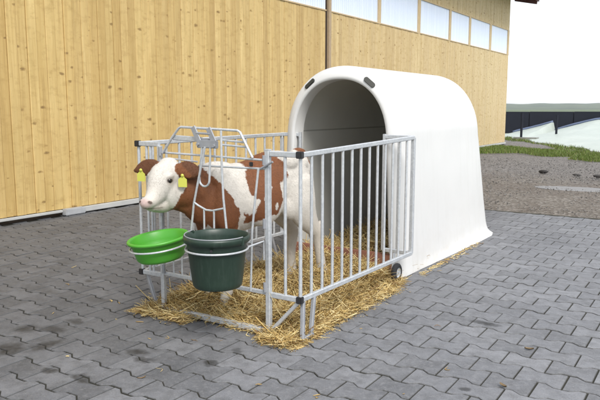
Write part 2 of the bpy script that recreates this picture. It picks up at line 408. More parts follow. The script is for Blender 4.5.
# ------------------------------------------------------------ barn
WX = -4.25
barn = thing('barn', (WX, 7, 0), 'large timber barn clad in vertical honey coloured boards with a high band of translucent windows', 'barn')
vs = []; fs = []; cs = []
def board(y0, y1, z0, z1, dx, sec):
    g = 0.0012; ch = 0.005; th = 0.022; tone = random.random()
    x0 = WX; x1 = WX + th + dx
    prof = [(x0, y0 + g), (x1 - ch * 0.8, y0 + g), (x1, y0 + g + ch), (x1, y1 - g - ch), (x1 - ch * 0.8, y1 - g), (x0, y1 - g)]
    n = len(vs)
    for z in (z0, z1): vs.extend([(a, b, z) for a, b in prof])
    K = 6
    for k in range(K):
        k2 = (k + 1) % K; fs.append((n + k, n + k2, n + K + k2, n + K + k))
    fs.append(tuple(n + k for k in range(K - 1, -1, -1))); fs.append(tuple(n + K + k for k in range(K)))
    cs.extend([(tone, sec, random.random())] * 12)
YJ = 7.80
y = -4.0; BW = 0.117
while y < 19.55:
    y1 = min(y + BW, 19.6)
    if y < YJ < y1: y1 = YJ - 0.06
    sec = 0.0 if y < YJ - 0.05 else min(1.0, 0.55 + (y - YJ) * 0.05)
    if y < YJ - .05: sec = max(0, min(0.35, (y - 2.0) * 0.05))
    d = random.uniform(-0.004, 0.004) + (0.007 if y < 2.6 and int(y / BW) % 2 else 0)
    board(y, y1, 0.075, 2.93, d, sec)
    board(y, y1, 3.735, 4.95, d, sec)
    y = y1 if y1 != YJ - 0.06 else YJ + 0.085
mobj('wall', vs, fs, M_wood, barn, False, np.array(cs))
mb = MB(); mb.box(WX - 0.25, WX - 0.002, -4, 19.6, -0.02, 4.95); mb.build('wall_core', M_darkpost, barn)
# joint: dark slot with a light edge strip
mb = MB(); mb.box(WX, WX + 0.016, YJ - 0.06, YJ + 0.00, 0.05, 4.95); mb.build('joint_gap', M_darkpost, barn)
mb = MB(); mb.box(WX, WX + 0.060, YJ + 0.00, YJ + 0.085, 0.05, 4.95, 0.004)
M_strip = simple('pale_wood_strip', (0.36, 0.27, 0.17), 0.7, 0, 20, 0.2); mb.build('cover_strip', M_strip, barn)
# windows
wins = [(-3.9, -1.95), (-1.85, 0.0), (0.1, 1.95), (2.05, 3.85), (3.95, 5.75), (5.85, YJ - 0.05), (YJ + 0.09, 9.86), (9.99, 11.93), (12.10, 14.01), (14.15, 15.57), (15.73, 17.47), (17.66, 19.42)]
M_frame = simple('window_wood', (0.50, 0.38, 0.22), 0.7, 0, 15, 0.2)
for i, (a, b) in enumerate(wins):
    fr = MB(); prev = wins[i - 1][1] if i else a - 0.1
    if not (prev < YJ < a): fr.box(WX, WX + 0.028, prev + 0.0, a, 2.932, 3.733)
    fr.box(WX, WX + 0.034, a, b, 2.932, 2.955); fr.box(WX, WX + 0.034, a, b, 3.71, 3.733)
    wo_ = fr.build('window', M_frame, barn)
    n = int((b - a) / 0.0127); pv_ = []; pf = []
    for k in range(n + 1):
        yy = a + (b - a) * k / n; xx = WX + 0.008 + 0.007 * cos(yy * 2 * pi / 0.076)
        pv_ += [(xx, yy, 2.955), (xx, yy, 3.71)]
        if k: pf.append((2 * k - 2, 2 * k, 2 * k + 1, 2 * k - 1))
    mobj('pane', pv_, pf, M_poly, wo_, True)
fr = MB(); fr.box(WX, WX + 0.028, 19.42, 19.6, 2.932, 3.733); fr.build('corner_post', M_frame, barn)
# base profile rail
mb = MB(); mb.box(WX + 0.03, WX + 0.075, 2.20, 19.55, 0.012, 0.072, 0.006); mb.build('base_rail', simple('rail_aluminium', (0.50, 0.50, 0.48), 0.5, 0.2, 6, 0.2), barn)
mb = MB(); mb.box(WX + 0.03, WX + 0.06, -4, 1.93, 0.040, 0.070, 0.005); mb.build('base_rail', bpy.data.materials['rail_aluminium'], barn)
mb = MB(); mb.box(WX + 0.03, WX + 0.115, 1.93, 2.20, 0.004, 0.078, 0.010); mb.build('rail_bracket', simple('bracket_grey', (0.42, 0.43, 0.44), 0.5, 0.3, 10, 0.25), barn)
# roof overhang: sloping slab, gutter, fascia
def slab(x0, z0, x1, z1, th, ya, yb):
    m_ = MB(); m_.add([(x0, ya, z0), (x1, ya, z1), (x1, ya, z1 + th), (x0, ya, z0 + th), (x0, yb, z0), (x1, yb, z1), (x1, yb, z1 + th), (x0, yb, z0 + th)],
                      [(0, 1, 2, 3), (7, 6, 5, 4), (0, 4, 5, 1), (1, 5, 6, 2), (2, 6, 7, 3), (3, 7, 4, 0)]); return m_
slab(WX - 6.0, 6.35, WX + 0.75, 4.74, 0.10, -4, 20.2).build('roof', simple('roof_soffit', (0.16, 0.13, 0.10), 0.8, 0, 8, 0.3), barn)
mb = MB(); mb.box(WX + 0.751, WX + 0.785, -4, 20.2, 4.66, 4.88, 0.004); mb.build('fascia', M_red, barn)
for yy in np.arange(-3, 20.3, 1.65):
    mb = MB(); mb.bar((WX + 0.03, yy, 4.80), (WX + 0.74, yy, 4.645), 0.10, 0.15); mb.build('rafter_end', M_red, barn)
mb = MB(); ar = [(WX + 0.86 + 0.07 * cos(a), 4.80 + 0.07 * sin(a)) for a in np.linspace(pi, 2 * pi, 9)]
gv = [(x, yy, z) for yy in (-4, 20.25) for x, z in ar] + [(WX + 0.86 + 0.066 * cos(a), yy, 4.80 + 0.066 * sin(a)) for yy in (-4, 20.25) for a in np.linspace(pi, 2 * pi, 9)]
gf = [(k, k + 1, 9 + k + 1, 9 + k) for k in range(8)] + [(18 + k + 1, 18 + k, 27 + k, 27 + k + 1) for k in range(8)] + [(0, 9, 27, 18), (8, 26, 35, 17)]
mb.add(gv, gf); mb.build('gutter', M_zinc, barn, True)
mb = MB(); mb.box(WX - 8.0, WX - 0.25, 19.35, 19.6, -0.02, 4.95); mb.build('gable_wall', M_frame, barn)

# ------------------------------------------------------------ calf hutch
HX, HY, HYR, HH = -0.403, 1.46, 3.60, 1.506
hut = thing('calf_hutch', (HX, HY, 0), 'white rounded plastic calf hutch with arched opening standing behind the pen', 'calf hutch')
NA = 64
def contour(inset, y, lean=0.0, flange=0.0):
    w0, w1, zs, h = 0.528, 0.485 - 0.030 * max(0, min(1, (y - HY) / 1.9)), 0.96, HH
    pts = []
    # right base up, arc, left base down
    base = [(w0, 0.0), (w0, 0.02), (w0 - .002, 0.045), (w0 - .003, 0.08), (w0 - (w0 - w1) * .1, 0.13), (w0 - (w0 - w1) * .35, 0.35), (w0 - (w0 - w1) * .62, 0.62), (w0 - (w0 - w1) * .85, 0.84)]
    side = [Vector((a, b)) for a, b in base]
    arc = [Vector((w1 * (abs(cos(q)) ** 0.93) * (1 if cos(q) > 0 else -1), zs + (h - zs) * (abs(sin(q)) ** 0.93))) for q in np.linspace(0, pi, 41)]
    allp = side + arc + [Vector((-p_.x, p_.y)) for p_ in reversed(side)]
    N = len(allp); out = []
    for i, p_ in enumerate(allp):
        a = allp[max(i - 1, 0)]; b = allp[min(i + 1, N - 1)]; tn = (b - a).normalized(); nr = Vector((-tn.y, tn.x))
        if i in (0, 1): nr = Vector((-1, 0))
        if i in (N - 1, N - 2): nr = Vector((1, 0))
        q = p_ + nr * inset
        q.y = max(q.y, 0.0) if i not in (0, N - 1) else 0.0
        fl = 0.058 * max(0.0, min(1.0, (y - HY - 0.15) / 1.5)) * flange; g = math.exp(-q.y / 0.040)
        q.x += fl * g * (1 if q.x > 0 else -1) * min(1, abs(q.x) / .3)
        out.append((HX + q.x, y + lean * q.y + (fl * g * .8 if y > HYR - 0.12 else 0), q.y))
    return out
rings = []
IN = 0.100
LEANF = 0.0
rings.append((contour(IN, HY + 0.13), 0)); rings.append((contour(IN, HY + 0.012), 0))
for a in np.linspace(0, pi / 2, 7): rings.append((contour(IN * (1 - sin(a)) if a else IN - 0.004, HY + IN * 0.8 * (1 - cos(a)), 0, 0.0), 0))
for yy in (1.7, 2.1, 2.6, 3.1): rings.append((contour(0.0, yy, -0.03 * (yy - HY), 1), 0))
RR = 0.20
for a in np.linspace(0, pi / 2, 9)[0:]: rings.append((contour(RR * (1 - cos(a)), HYR - RR + RR * sin(a), -0.15, 1), 0))
for k in (0.36, 0.42): rings.append((contour(k, HYR + 0.004, -0.15, 1), 0))
inner = []
TH = 0.028
inner.append(contour(TH, HY + 0.13))
for yy in (1.75, 2.1, 2.6, 3.1): inner.append(contour(TH, yy, -0.03 * (yy - HY)))
for a in np.linspace(0, pi / 2, 6): inner.append(contour(TH + (RR - .02) * (1 - cos(a)), HYR - TH - RR + RR * sin(a), -0.15))
inner.append(contour(0.42, HYR - TH, -0.15))
outer = [r_[0] for r_ in rings]
def shell(ringlist, flip, name, m, parent, capend=True):
    vs = [p for rg in ringlist for p in rg]; K = len(ringlist[0]); fs = []
    for j in range(len(ringlist) - 1):
        for k in range(K - 1):
            f = (j * K + k, j * K + k + 1, (j + 1) * K + k + 1, (j + 1) * K + k)
            fs.append(f if not flip else f[::-1])
    if capend:
        j = len(ringlist) - 1; h2 = (K) // 2
        for k in range(h2 - 1):
            f = (j * K + k, j * K + k + 1, j * K + K - 2 - k, j * K + K - 1 - k); fs.append(f if not flip else f[::-1])
    return vs, fs
vo_, fo_ = shell(outer, False, '', None, None)
oo = mobj('shell', vo_, fo_, M_gel, hut, True); fixn(oo)
# dark pads standing in for the shade inside the two open vent slots
cutters = []
for sx, ang in ((-1, 0), (1, 0)):
    q = pi / 2 - sx * 0.62
    cx = HX + (0.462 - 0.040) * cos(q) * 1.0; cz = 0.98 + (HH - 0.98 - 0.040) * sin(q)
    tx = Vector((-sin(q) * 0.462, 0, cos(q) * 0.526)).normalized()
    nrm = Vector((cos(q), 0, sin(q))).normalized()
    axis = (nrm * 0.55 + Vector((0, -0.83, 0))).normalized()
    c0 = Vector((cx, HY + 0.016, cz)); m_ = MB(); bnorm = axis.cross(tx).normalized()
    L2, rr_ = 0.032, 0.018; pr_ = []
    for k in range(24):
        a = 2 * pi * k / 24; off = L2 if cos(a) > 0 else -L2
        pr_.append(tx * (off + rr_ * cos(a)) + bnorm * rr_ * sin(a))
    m_.add([c0 + p_ + axis * 0.0145 for p_ in pr_] + [c0 + p_ - axis * 0.02 for p_ in pr_], [tuple(range(24)), tuple(range(47, 23, -1))] + [(k, 24 + k, 24 + (k + 1) % 24, (k + 1) % 24) for k in range(24)])
    fixn(m_.build('vent_shade_pad', M_vent, hut))
vi_, fi_ = shell(inner, True, '', None, None)
# bridge lip to the inner wall and close the foot between the skins
n = len(vi_); K = len(inner[0]); vi_ += outer[0]
for k in range(K - 1): fi_.append((n + k, n + k + 1, k + 1, k))
io = mobj('inner_skin', vi_, fi_, M_gelin, hut, True)
# transport wheel at the front right corner
wl = MB(); WC = Vector((0.128, 1.365, 0.068))
def lathe(mb_, prof, c, axis=(0, 0, 1), n=32, cap=False):
    ax = Vector(axis).normalized(); a = Vector((0, 0, 1)) if abs(ax.z) < 0.9 else Vector((1, 0, 0)); u = (a - ax * a.dot(ax)).normalized(); v_ = ax.cross(u)
    c = Vector(c); vs_ = [c + ax * h_ + (u * cos(2 * pi * k / n) + v_ * sin(2 * pi * k / n)) * r_ for r_, h_ in prof for k in range(n)]; m = len(prof)
    fs_ = [(j * n + k, j * n + (k + 1) % n, (j + 1) * n + (k + 1) % n, (j + 1) * n + k) for j in range(m - 1) for k in range(n)]
    if cap: fs_.append(tuple(range(n))[::-1]); fs_.append(tuple((m - 1) * n + k for k in range(n)))
    mb_.add(vs_, fs_)
mb = MB(); lathe(mb, [(0.036, -0.017), (0.056, -0.017), (0.064, -0.010), (0.066, 0), (0.064, 0.010), (0.056, 0.017), (0.036, 0.017), (0.036, -0.017)], WC, (1, 0, 0)); tw = fixn(mb.build('wheel', M_rubber, hut, True))
mb = MB(); lathe(mb, [(0.0, 0.012), (0.012, 0.014), (0.020, 0.008), (0.034, 0.012), (0.036, 0.016), (0.0365, -0.016), (0.0, -0.012)], WC, (1, 0, 0)); fixn(mb.build('rim', M_galv, tw, True))
mb = MB(); mb.bar(WC + Vector((-0.03, 0, 0)), WC + Vector((-0.03, 0.02, 0.13)), 0.012, 0.03); mb.tube([WC - Vector((.034, 0, 0)), WC + Vector((.016, 0, 0))], 0.008)
mb.build('wheel_bracket', M_galv, hut)

# reddish sill plank across the hutch entrance
mb = MB(); mb.box(-0.86, 0.052, 1.42, 1.452, 0.02, 0.175, 0.006)
tag(mb.build('sill_board', M_redwood), 'reddish brown plank on edge across the hutch entrance in the straw', 'plank')

# ------------------------------------------------------------ calf pen
pen = thing('calf_pen', (-0.36, 0.7, 0), 'galvanised steel tube calf pen with a head gate at its front, filled with straw', 'pen')
T = 0.021
def panel(corner, ret_front, ret_back, ylen, ztop, zbot, side_):
    """side panel: side run along y with short returns; corner=(x,y)"""
    x, y = corner; zt0, zt1 = ztop; zb0, zb1 = zbot
    f = MB()
    f.bar((x, y, zt0), (x, y + ylen, zt1), T, 0.026); f.bar((x, y, zb0), (x, y + ylen, zb1), T, 0.026)
    f.bar((x, y - .0, zt0 + .001), (x + ret_front, y, zt0 + 0.001), T, 0.028); f.bar((x, y, zb0 + .001), (x + ret_front, y, zb0 + .001), T, 0.028)
    f.bar((x, y + ylen, zt1 + .001), (x + ret_back, y + ylen, zt1 + .001), T, 0.028); f.bar((x, y + ylen, zb1 + .001), (x + ret_back, y + ylen, zb1 + .001), T, 0.028)
    f.bar((x, y + ylen, zb1), (x, y + ylen, zt1), 0.026, 0.026)
    f.bar((x + ret_back, y + ylen, zb1), (x + ret_back, y + ylen, zt1 + .02), 0.022, 0.022)
    p = f.build('side_panel', M_galv, pen)
    nb = 13
    for i in range(nb):
        yy = y + ylen * i / nb; k = i / nb
        b = MB(); b.tube([(x, yy + (0.004 if i == 0 else 0), zb0 + (zb1 - zb0) * k), (x, yy + (0.004 if i == 0 else 0), zt0 + (zt1 - zt0) * k)], 0.0083 if i else 0.0095, 10)
        auto_smooth(b.build('bar', M_galv, p))
    for xx in ([x + ret_front * 0.5] if side_ > 0 else [x + ret_front * 0.40, x + ret_front * 0.58]):
        b = MB(); b.tube([(xx, y, zb0), (xx, y, zt0)], 0.0082, 10); auto_smooth(b.build('bar', M_galv, p))
    for xx in (x + ret_back * 0.5,):
        b = MB(); b.tube([(xx, y + ylen, zb1), (xx, y + ylen, zt1)], 0.0082, 10); auto_smooth(b.build('bar', M_galv, p))
    for z in (zt0, zb0):
        c = MB(); q = 0.0165
        c.box(x - q, x + q, y - q, y - q + 0.030, z - 0.017, z + 0.018, 0.003); c.build('end_cap', M_black, p)
    return p
pr_ = panel((0.21, 0.0), -0.18, -0.215, 1.415, (0.968, 1.002), (0.225, 0.205), 1)
pl_ = panel((-0.924, 0.0), 0.17, 0.17, 1.5, (0.993, 0.998), (0.222, 0.215), -1)
# legs of the side panels
def leg(pts, r=(0.022, 0.022)):
    m_ = MB()
    for a, b in zip(pts[:-1], pts[1:]): m_.bar(a, b, *r)
    return m_
leg([(0.205, 0.035, 0.215), (0.225, -0.0, 0.022)]).build('leg', M_zinc, pr_)
leg([(0.213, 0.13, 0.215), (0.222, 0.085, 0.022)]).build('leg', M_zinc, pr_)
leg([(0.225, -0.01, 0.018), (0.222, 0.10, 0.018)]).build('foot', M_zinc, pr_)
leg([(-0.924, 0.035, 0.21), (-0.83, 0.02, 0.02)]).build('leg', M_zinc, pl_)
leg([(-0.924, 1.35, 0.21), (-0.90, 1.40, 0.02)]).build('leg', M_zinc, pl_)
# head gate (front frame)
g = MB()
g.bar((0.014, 0, 0.0), (0.014, 0, 0.985), 0.028, 0.028); g.bar((-0.750, 0, 0.0), (-0.750, 0, 0.985), 0.026, 0.026)
g.box(-0.001, 0.029, -0.015, 0.015, 0.985, 0.992, 0.002)
g.bar((-0.735, -0.002, 0.022), (0.0, -0.002, 0.022), 0.030, 0.030)
g.bar((0.20, 0.003, 0.212), (0.022, 0.003, 0.022), 0.018, 0.020)
gate = g.build('gate_frame', M_galv, pen)
GS = [False]
def rod(pts, r=0.0065, name='rail', parent=None, m=None):
    r *= .88
    if GS[0]: pts = [(p_[0] + 0.040, p_[1] - 0.046, p_[2] + 0.003) for p_ in pts]
    b = MB(); b.tube(pts, r, 10); return auto_smooth(b.build(name, m or M_galv, parent or gate))
rod([(-0.735, 0.0, 0.948), (0.0, 0.0, 0.934)], 0.0068, 'rail'); rod([(-0.46, 0.004, 0.885), (0.0, 0.004, 0.889)], 0.0062, 'rail')
rod([(-0.67, 0.006, 0.915), (-0.47, 0.006, 0.905)], 0.0055, 'rail')
b = MB(); b.bar((-0.735, 0, 0.236), (0.0, 0, 0.232), 0.018, 0.022); b.build('rail', M_galv, gate)
# trapezoid arch
rod([(-0.715, -0.012, 0.945), (-0.640, -0.012, 1.035), (-0.588, -0.012, 1.088), (-0.570, -0.012, 1.096), (-0.172, -0.012, 1.083), (-0.155, -0.012, 1.075), (-0.075, -0.012, 0.944)], 0.0078, 'arch')
b = MB(); b.bar((-0.640, 0, 1.036), (-0.43, 0, 1.028), 0.016, 0.028); b.build('cross_tube', M_galv, gate)
for za, xb in ((1.030, -0.138), (1.005, -0.120)):
    b = MB(); b.bar((-0.29, 0, za), (xb, 0, za - .007), 0.012, 0.011); b.build('cross_tube', M_galv, gate)
b = MB()
b.bar((-0.475, -0.02, 1.098), (-0.425, -0.02, 1.005), 0.008, 0.034, (1, 0, 0), .002); b.bar((-0.365, -0.02, 1.092), (-0.315, -0.02, 1.000), 0.008, 0.034, (1, 0, 0), .002)
b.box(-0.440, -0.300, -0.034, -0.012, 0.985, 1.028, 0.004); b.box(-0.43, -0.37, -0.012, 0.014, 0.99, 1.035, 0.003)
b.tube([(-0.45, -0.02, 1.065), (-0.35, -0.02, 1.062)], 0.006); b.tube([(-0.315, -0.045, 1.0), (-0.315, -0.01, 1.0)], 0.009)
b.tube([(-0.425, -0.046, 1.005), (-0.425, -0.01, 1.005)], 0.008)
b.build('latch_plate', M_zinc, gate)
# U-shaped yoke loop
U = [(-0.405, -0.028, 0.995), (-0.416, -0.028, 0.91), (-0.428, -0.028, 0.83)] + [(-0.3925 - 0.0355 * cos(a), -0.028, 0.812 - 0.036 * sin(a)) for a in np.linspace(0.1, pi - 0.1, 9)] + [(-0.356, -0.028, 0.83), (-0.350, -0.028, 0.91), (-0.346, -0.028, 0.995)]
rod(U, 0.0068, 'yoke_loop')
# neck bars
GS[0] = True
rod([(-0.405, -0.004, 0.99), (-0.442, -0.004, 0.86), (-0.492, -0.004, 0.68), (-0.516, -0.004, 0.53), (-0.525, -0.004, 0.24)], 0.0070, 'neck_bar')
rod([(-0.292, -0.004, 1.08), (-0.290, -0.004, 0.86), (-0.283, -0.004, 0.72), (-0.262, -0.004, 0.53), (-0.262, -0.004, 0.36)], 0.0070, 'neck_bar')
rod([(-0.492, -0.004, 0.684), (-0.46, -0.004, 0.668), (-0.405, -0.004, 0.648), (-0.36, -0.004, 0.648), (-0.276, -0.004, 0.668)], 0.0062, 'cross_bar')
for x0 in (-0.420, -0.350): rod([(x0, -0.004, 0.650), (x0 - 0.004, -0.004, 0.24)], 0.0060, 'neck_bar')
rod([(-0.055, 0.002, 0.889), (-0.075, 0.002, 0.75), (-0.100, 0.002, 0.55), (-0.112, 0.002, 0.24)], 0.0068, 'neck_bar')
GS[0] = False
for x0 in (-0.665, -0.60): rod([(x0, 0.0, 0.50), (x0, 0.0, 0.24)], 0.0062, 'neck_bar')
rod([(-0.735, 0.0, 0.50), (-0.525, 0.0, 0.505)], 0.0062, 'rail'); rod([(-0.525, 0.0, 0.49), (-0.1, 0.0, 0.49)], 0.0062, 'rail')
for hx, hzz in ((0.0, 0.93), (0.0, 0.60), (0.0, 0.26), (-0.732, 0.95), (-0.732, 0.60), (-0.732, 0.26)):
    b = MB(); b.tube([(hx, -0.014, hzz - .02), (hx, -0.014, hzz + .03)], 0.010); b.build('hinge_pin', M_zinc, gate)
b = MB(); b.tube([(-0.03, -0.02, 0.885), (0.06, -0.024, 0.93)], 0.006); b.build('locking_pin', M_zinc, gate)
b = MB(); b.box(-0.098, -0.075, -0.014, -0.006, 0.898, 0.922, 0.003); b.build('stop_pad', M_black, gate)
# bucket holder rings
GB = Vector((-0.543, -0.240, 0.511)); DB = Vector((-0.134, -0.240, 0.563))
def ring(c, r, tilt, arms):
    Rm = Matrix.Rotation(tilt[0], 3, 'X') @ Matrix.Rotation(tilt[1], 3, 'Y')
    b = MB(); b.tube([c + Rm @ Vector((r * cos(a), r * sin(a), 0)) for a in np.linspace(0, 2 * pi, 49)[:-1]], 0.0052, 8, True)
    for s_ in (-1, 1): b.tube([c + Rm @ Vector((s_ * r * 0.75, r * 0.66, 0)), (c.x + s_ * r * 0.8, -0.012, c.z + 0.01), (c.x + s_ * r * 0.8, -0.010, c.z - 0.09)], 0.0052, 8)
    return auto_smooth(b.build('bucket_ring', M_galv, gate))
TG = (R(7), R(-4)); TD = (R(0.5), R(0))
RG = Matrix.Rotation(TG[0], 3, 'X') @ Matrix.Rotation(TG[1], 3, 'Y'); RD = Matrix.Rotation(TD[0], 3, 'X') @ Matrix.Rotation(TD[1], 3, 'Y')
ring(GB - RG @ Vector((0, 0, 0.042)), 0.157, TG, 1); ring(DB - RD @ Vector((0, 0, 0.062)), 0.157, TD, 1)

# ------------------------------------------------------------ buckets
def rot_lathe(prof, c, Rm, n=64):
    m_ = MB(); m = len(prof)
    vs_ = [c + Rm @ Vector((r_ * cos(2 * pi * k / n), r_ * sin(2 * pi * k / n), z_)) for r_, z_ in prof for k in range(n)]
    fs_ = [(j * n + k, j * n + (k + 1) % n, (j + 1) * n + (k + 1) % n, (j + 1) * n + k) for j in range(m - 1) for k in range(n)]
    m_.add(vs_, fs_); return m_
gb = thing('feed_bowl', GB - Vector((0, 0, .15)), 'shallow bright green plastic feed bowl hanging in a wire ring on the head gate', 'bowl')
prof = [(0.0, -0.142), (0.100, -0.142), (0.118, -0.137), (0.130, -0.120), (0.140, -0.06), (0.148, -0.020), (0.158, -0.016), (0.1655, -0.008), (0.1665, 0.0), (0.162, 0.0065), (0.153, 0.006), (0.146, -0.002), (0.138, -0.05), (0.124, -0.118), (0.10, -0.131), (0.0, -0.132)]
fixn(rot_lathe([(a_, b_ * .84 if b_ < 0 else b_) for a_, b_ in prof], GB, RG).build('bowl', M_green, gb, True))
db = thing('bucket', DB - Vector((0, 0, .3)), 'deep dark green plastic bucket hanging in a wire ring on the head gate', 'bucket')
prof = [(0.0, -0.276), (0.105, -0.276), (0.118, -0.272), (0.124, -0.262), (0.128, -0.24), (0.147, -0.066), (0.150, -0.058), (0.150, -0.030), (0.158, -0.028), (0.166, -0.024), (0.168, -0.004), (0.166, 0.006), (0.160, 0.008), (0.154, 0.003), (0.149, -0.03), (0.124, -0.235), (0.112, -0.262), (0.0, -0.264)]
dbo = fixn(rot_lathe([(a_, b_ * .94 if b_ < 0 else b_) for a_, b_ in prof], DB, RD).build('body', M_dgreen, db, True))
for s_ in (-1, 1):
    b = MB(); b.box(DB.x + s_ * 0.161 - .008, DB.x + s_ * 0.161 + .008, DB.y - 0.011, DB.y + 0.011, DB.z - 0.032, DB.z + 0.012, 0.004); b.build('handle_lug', M_dgreen, db)
b = MB(); a0 = -1.05; cc = DB + Vector((0.148 * cos(a0), 0.148 * sin(a0), -0.045)); b.tube([cc, cc + Vector((0.006 * cos(a0), .006 * sin(a0), 0))], 0.007); b.build('drain_hole', M_black, db)
handle = [DB + Vector((0.165 * cos(a), 0.155 * sin(a) , 0.012 + 0.004 * sin(a))) for a in np.linspace(pi, 2 * pi, 25)]
b = MB(); b.tube(handle, 0.0028, 8); auto_smooth(b.build('handle', M_zinc, db))
b = MB(); b.tube([DB + Vector((0.121 * cos(a), 0.121 * sin(a), -0.215)) for a in np.linspace(0, 2 * pi, 40)[:-1]], 0.0001, 3, True)

# ------------------------------------------------------------ calf
O = Vector((-0.27, 0.85, 0)); hh = Vector((-0.31, -0.95, 0)).normalized(); ll = Vector((-hh.y, hh.x, 0))
calf = thing('calf', O + hh * 0.35, 'brown and white calf with a white face and yellow ear tags standing in the pen', 'calf')
HA = R(66); yw = R(32.806084)
rr = Vector((cos(yw), sin(yw), 0)); fh = Vector((-sin(yw), cos(yw), 0))
Hf = -rr * cos(HA) - fh * sin(HA); Hl = rr * sin(HA) - fh * cos(HA)
H0 = Vector((-0.610, -0.122, 0.806))
def B(s, t_, z): return O + hh * s + ll * t_ + Vector((0, 0, z))
def Hp(f, t_, z): return H0 + Hf * f + Hl * t_ + Vector((0, 0, z))
cm = MB()
def loft(pts, lat, n=24):
    """pts: (center Vector, lateral radius, other radius)"""
    N = len(pts); C_ = [p[0] for p in pts]; rings = []
    for i in range(N):
        tn = (C_[min(i + 1, N - 1)] - C_[max(i - 1, 0)]).normalized()
        a = (lat - tn * lat.dot(tn)).normalized(); b_ = tn.cross(a)
        rings.append((C_[i], tn, a, b_, pts[i][1], pts[i][2]))
    out = []
    def ringv(c, a, b_, ra, rb): return [c + a * ra * cos(2 * pi * k / n) + b_ * rb * sin(2 * pi * k / n) for k in range(n)]
    c, tn, a, b_, ra, rb = rings[0]; e = min(ra, rb)
    for q in (0.15, 0.5, 0.85): out.append(ringv(c - tn * e * cos(q * pi / 2), a, b_, ra * sin(q * pi / 2), rb * sin(q * pi / 2)))
    # catmull interpolation
    for i in range(N - 1):
        p0, p1, p2, p3 = rings[max(i - 1, 0)], rings[i], rings[i + 1], rings[min(i + 2, N - 1)]
        for st in range(6):
            u = st / 6
            def cr(x0, x1, x2, x3): return (x1 * 2 + (x2 - x0) * u + (x0 * 2 - x1 * 5 + x2 * 4 - x3) * u * u + (x1 * 3 - x0 - x2 * 3 + x3) * u ** 3) * 0.5
            c = cr(p0[0], p1[0], p2[0], p3[0]); aa = p1[2].lerp(p2[2], u).normalized(); bb = p1[3].lerp(p2[3], u).normalized()
            out.append(ringv(c, aa, bb, cr(p0[4], p1[4], p2[4], p3[4]), cr(p0[5], p1[5], p2[5], p3[5])))
    c, tn, a, b_, ra, rb = rings[-1]; e = min(ra, rb); out.append(ringv(c, a, b_, ra, rb))
    for q in (0.85, 0.5, 0.15): out.append(ringv(c + tn * e * cos(q * pi / 2), a, b_, ra * sin(q * pi / 2), rb * sin(q * pi / 2)))
    vs_ = [v for r_ in out for v in r_]; m = len(out)
    fs_ = [(j * n + k, j * n + (k + 1) % n, (j + 1) * n + (k + 1) % n, (j + 1) * n + k) for j in range(m - 1) for k in range(n)]
    fs_.append(tuple(range(n))[::-1]); fs_.append(tuple((m - 1) * n + k for k in range(n)))
    cm.add(vs_, fs_)
def ell(c, ax, rad):
    n, m = 24, 14; vs_ = []
    for j in range(m + 1):
        ph = pi * (j + 0.001) / (m + .002)
        for k in range(n):
            a = 2 * pi * k / n
            vs_.append(c + ax[0] * rad[0] * sin(ph) * cos(a) + ax[1] * rad[1] * sin(ph) * sin(a) + ax[2] * rad[2] * cos(ph))
    fs_ = [(j * n + k, j * n + (k + 1) % n, (j + 1) * n + (k + 1) % n, (j + 1) * n + k) for j in range(m) for k in range(n)]
    fs_.append(tuple(range(n))[::-1]); fs_.append(tuple(m * n + k for k in range(n)))
    cm.add(vs_, fs_)
Z = Vector((0, 0, 1)); BA = (hh, ll, Z); HAx = (Hf, Hl, Z)
# trunk
loft([(B(.075, 0, .83), .07, .095), (B(.12, 0, .80), .115, .145), (B(.20, 0, .765), .135, .185), (B(.32, 0, .728), .135, .210), (B(.45, 0, .690), .148, .203),
      (B(.58, 0, .670), .148, .207), (B(.69, 0, .668), .138, .208), (B(.78, 0, .675), .110, .172), (B(.85, 0, .675), .070, .115)], ll)
for s_ in (-1, 1):
    ell(B(.24, s_ * .085, .875), BA, (.07, .055, .06)); ell(B(.11, s_ * .055, .86), BA, (.05, .04, .05))
    ell(B(.69, s_ * .095, .66), BA, (.095, .055, .17)); ell(B(.72, s_ * .08, .80), BA, (.07, .04, .07))
    ell(B(.45, s_ * .10, .66), BA, (.16, .075, .16))
ell(B(.09, 0, .915), BA, (.06, .035, .035)); ell(B(.70, 0, .845), BA, (.12, .05, .05))
# neck
loft([(B(.70, 0, .73), .115, .155), (B(.82, 0, .745), .088, .130), (B(.91, -.005, .765), .074, .118), (Hp(-.075, 0, -.01), .066, .105), (Hp(-.05, 0, .0), .06, .09)], ll)
# hind legs: left (near) then right
def legl(pts):
    loft([(B(s, t_, z), a * 1.12, b_ * (1.14 if z < .6 else 1.0)) for s, t_, z, a, b_ in pts], ll)
legl([(.17, .085, .74, .060, .125), (.155, .100, .62, .058, .112), (.115, .105, .52, .046, .074), (.055, .105, .445, .034, .046), (.015, .105, .400, .029, .040), (.005, .105, .33, .024, .030), (-.012, .105, .22, .023, .027), (-.025, .105, .135, .027, .032), (-.010, .105, .085, .026, .031)])
ell(B(-.008, .105, .455), BA, (.020, .018, .032))
legl([(.19, -.085, .74, .060, .125), (.185, -.095, .62, .055, .105), (.145, -.095, .52, .044, .068), (.085, -.095, .435, .033, .043), (.060, -.095, .385, .028, .038), (.068, -.095, .31, .023, .029), (.072, -.095, .21, .022, .026), (.068, -.095, .13, .026, .031), (.08, -.095, .085, .025, .030)])
ell(B(.040, -.095, .435), BA, (.018, .017, .028))
ell(B(.23, .10, .60), BA, (.07, .045, .085)); ell(B(.25, -.10, .60), BA, (.07, .045, .085))
# front legs
for t0, ds in ((.055, 0.0), (-.075, 0.05)):
    legl([(.68 + ds, t0 * 1.3, .62, .052, .085), (.665 + ds, t0 * 1.2, .50, .040, .056), (.672 + ds, t0 * 1.1, .39, .030, .038), (.680 + ds, t0, .295, .031, .035), (.676 + ds, t0, .22, .023, .026), (.672 + ds, t0, .13, .027, .030), (.685 + ds, t0, .08, .026, .030)])
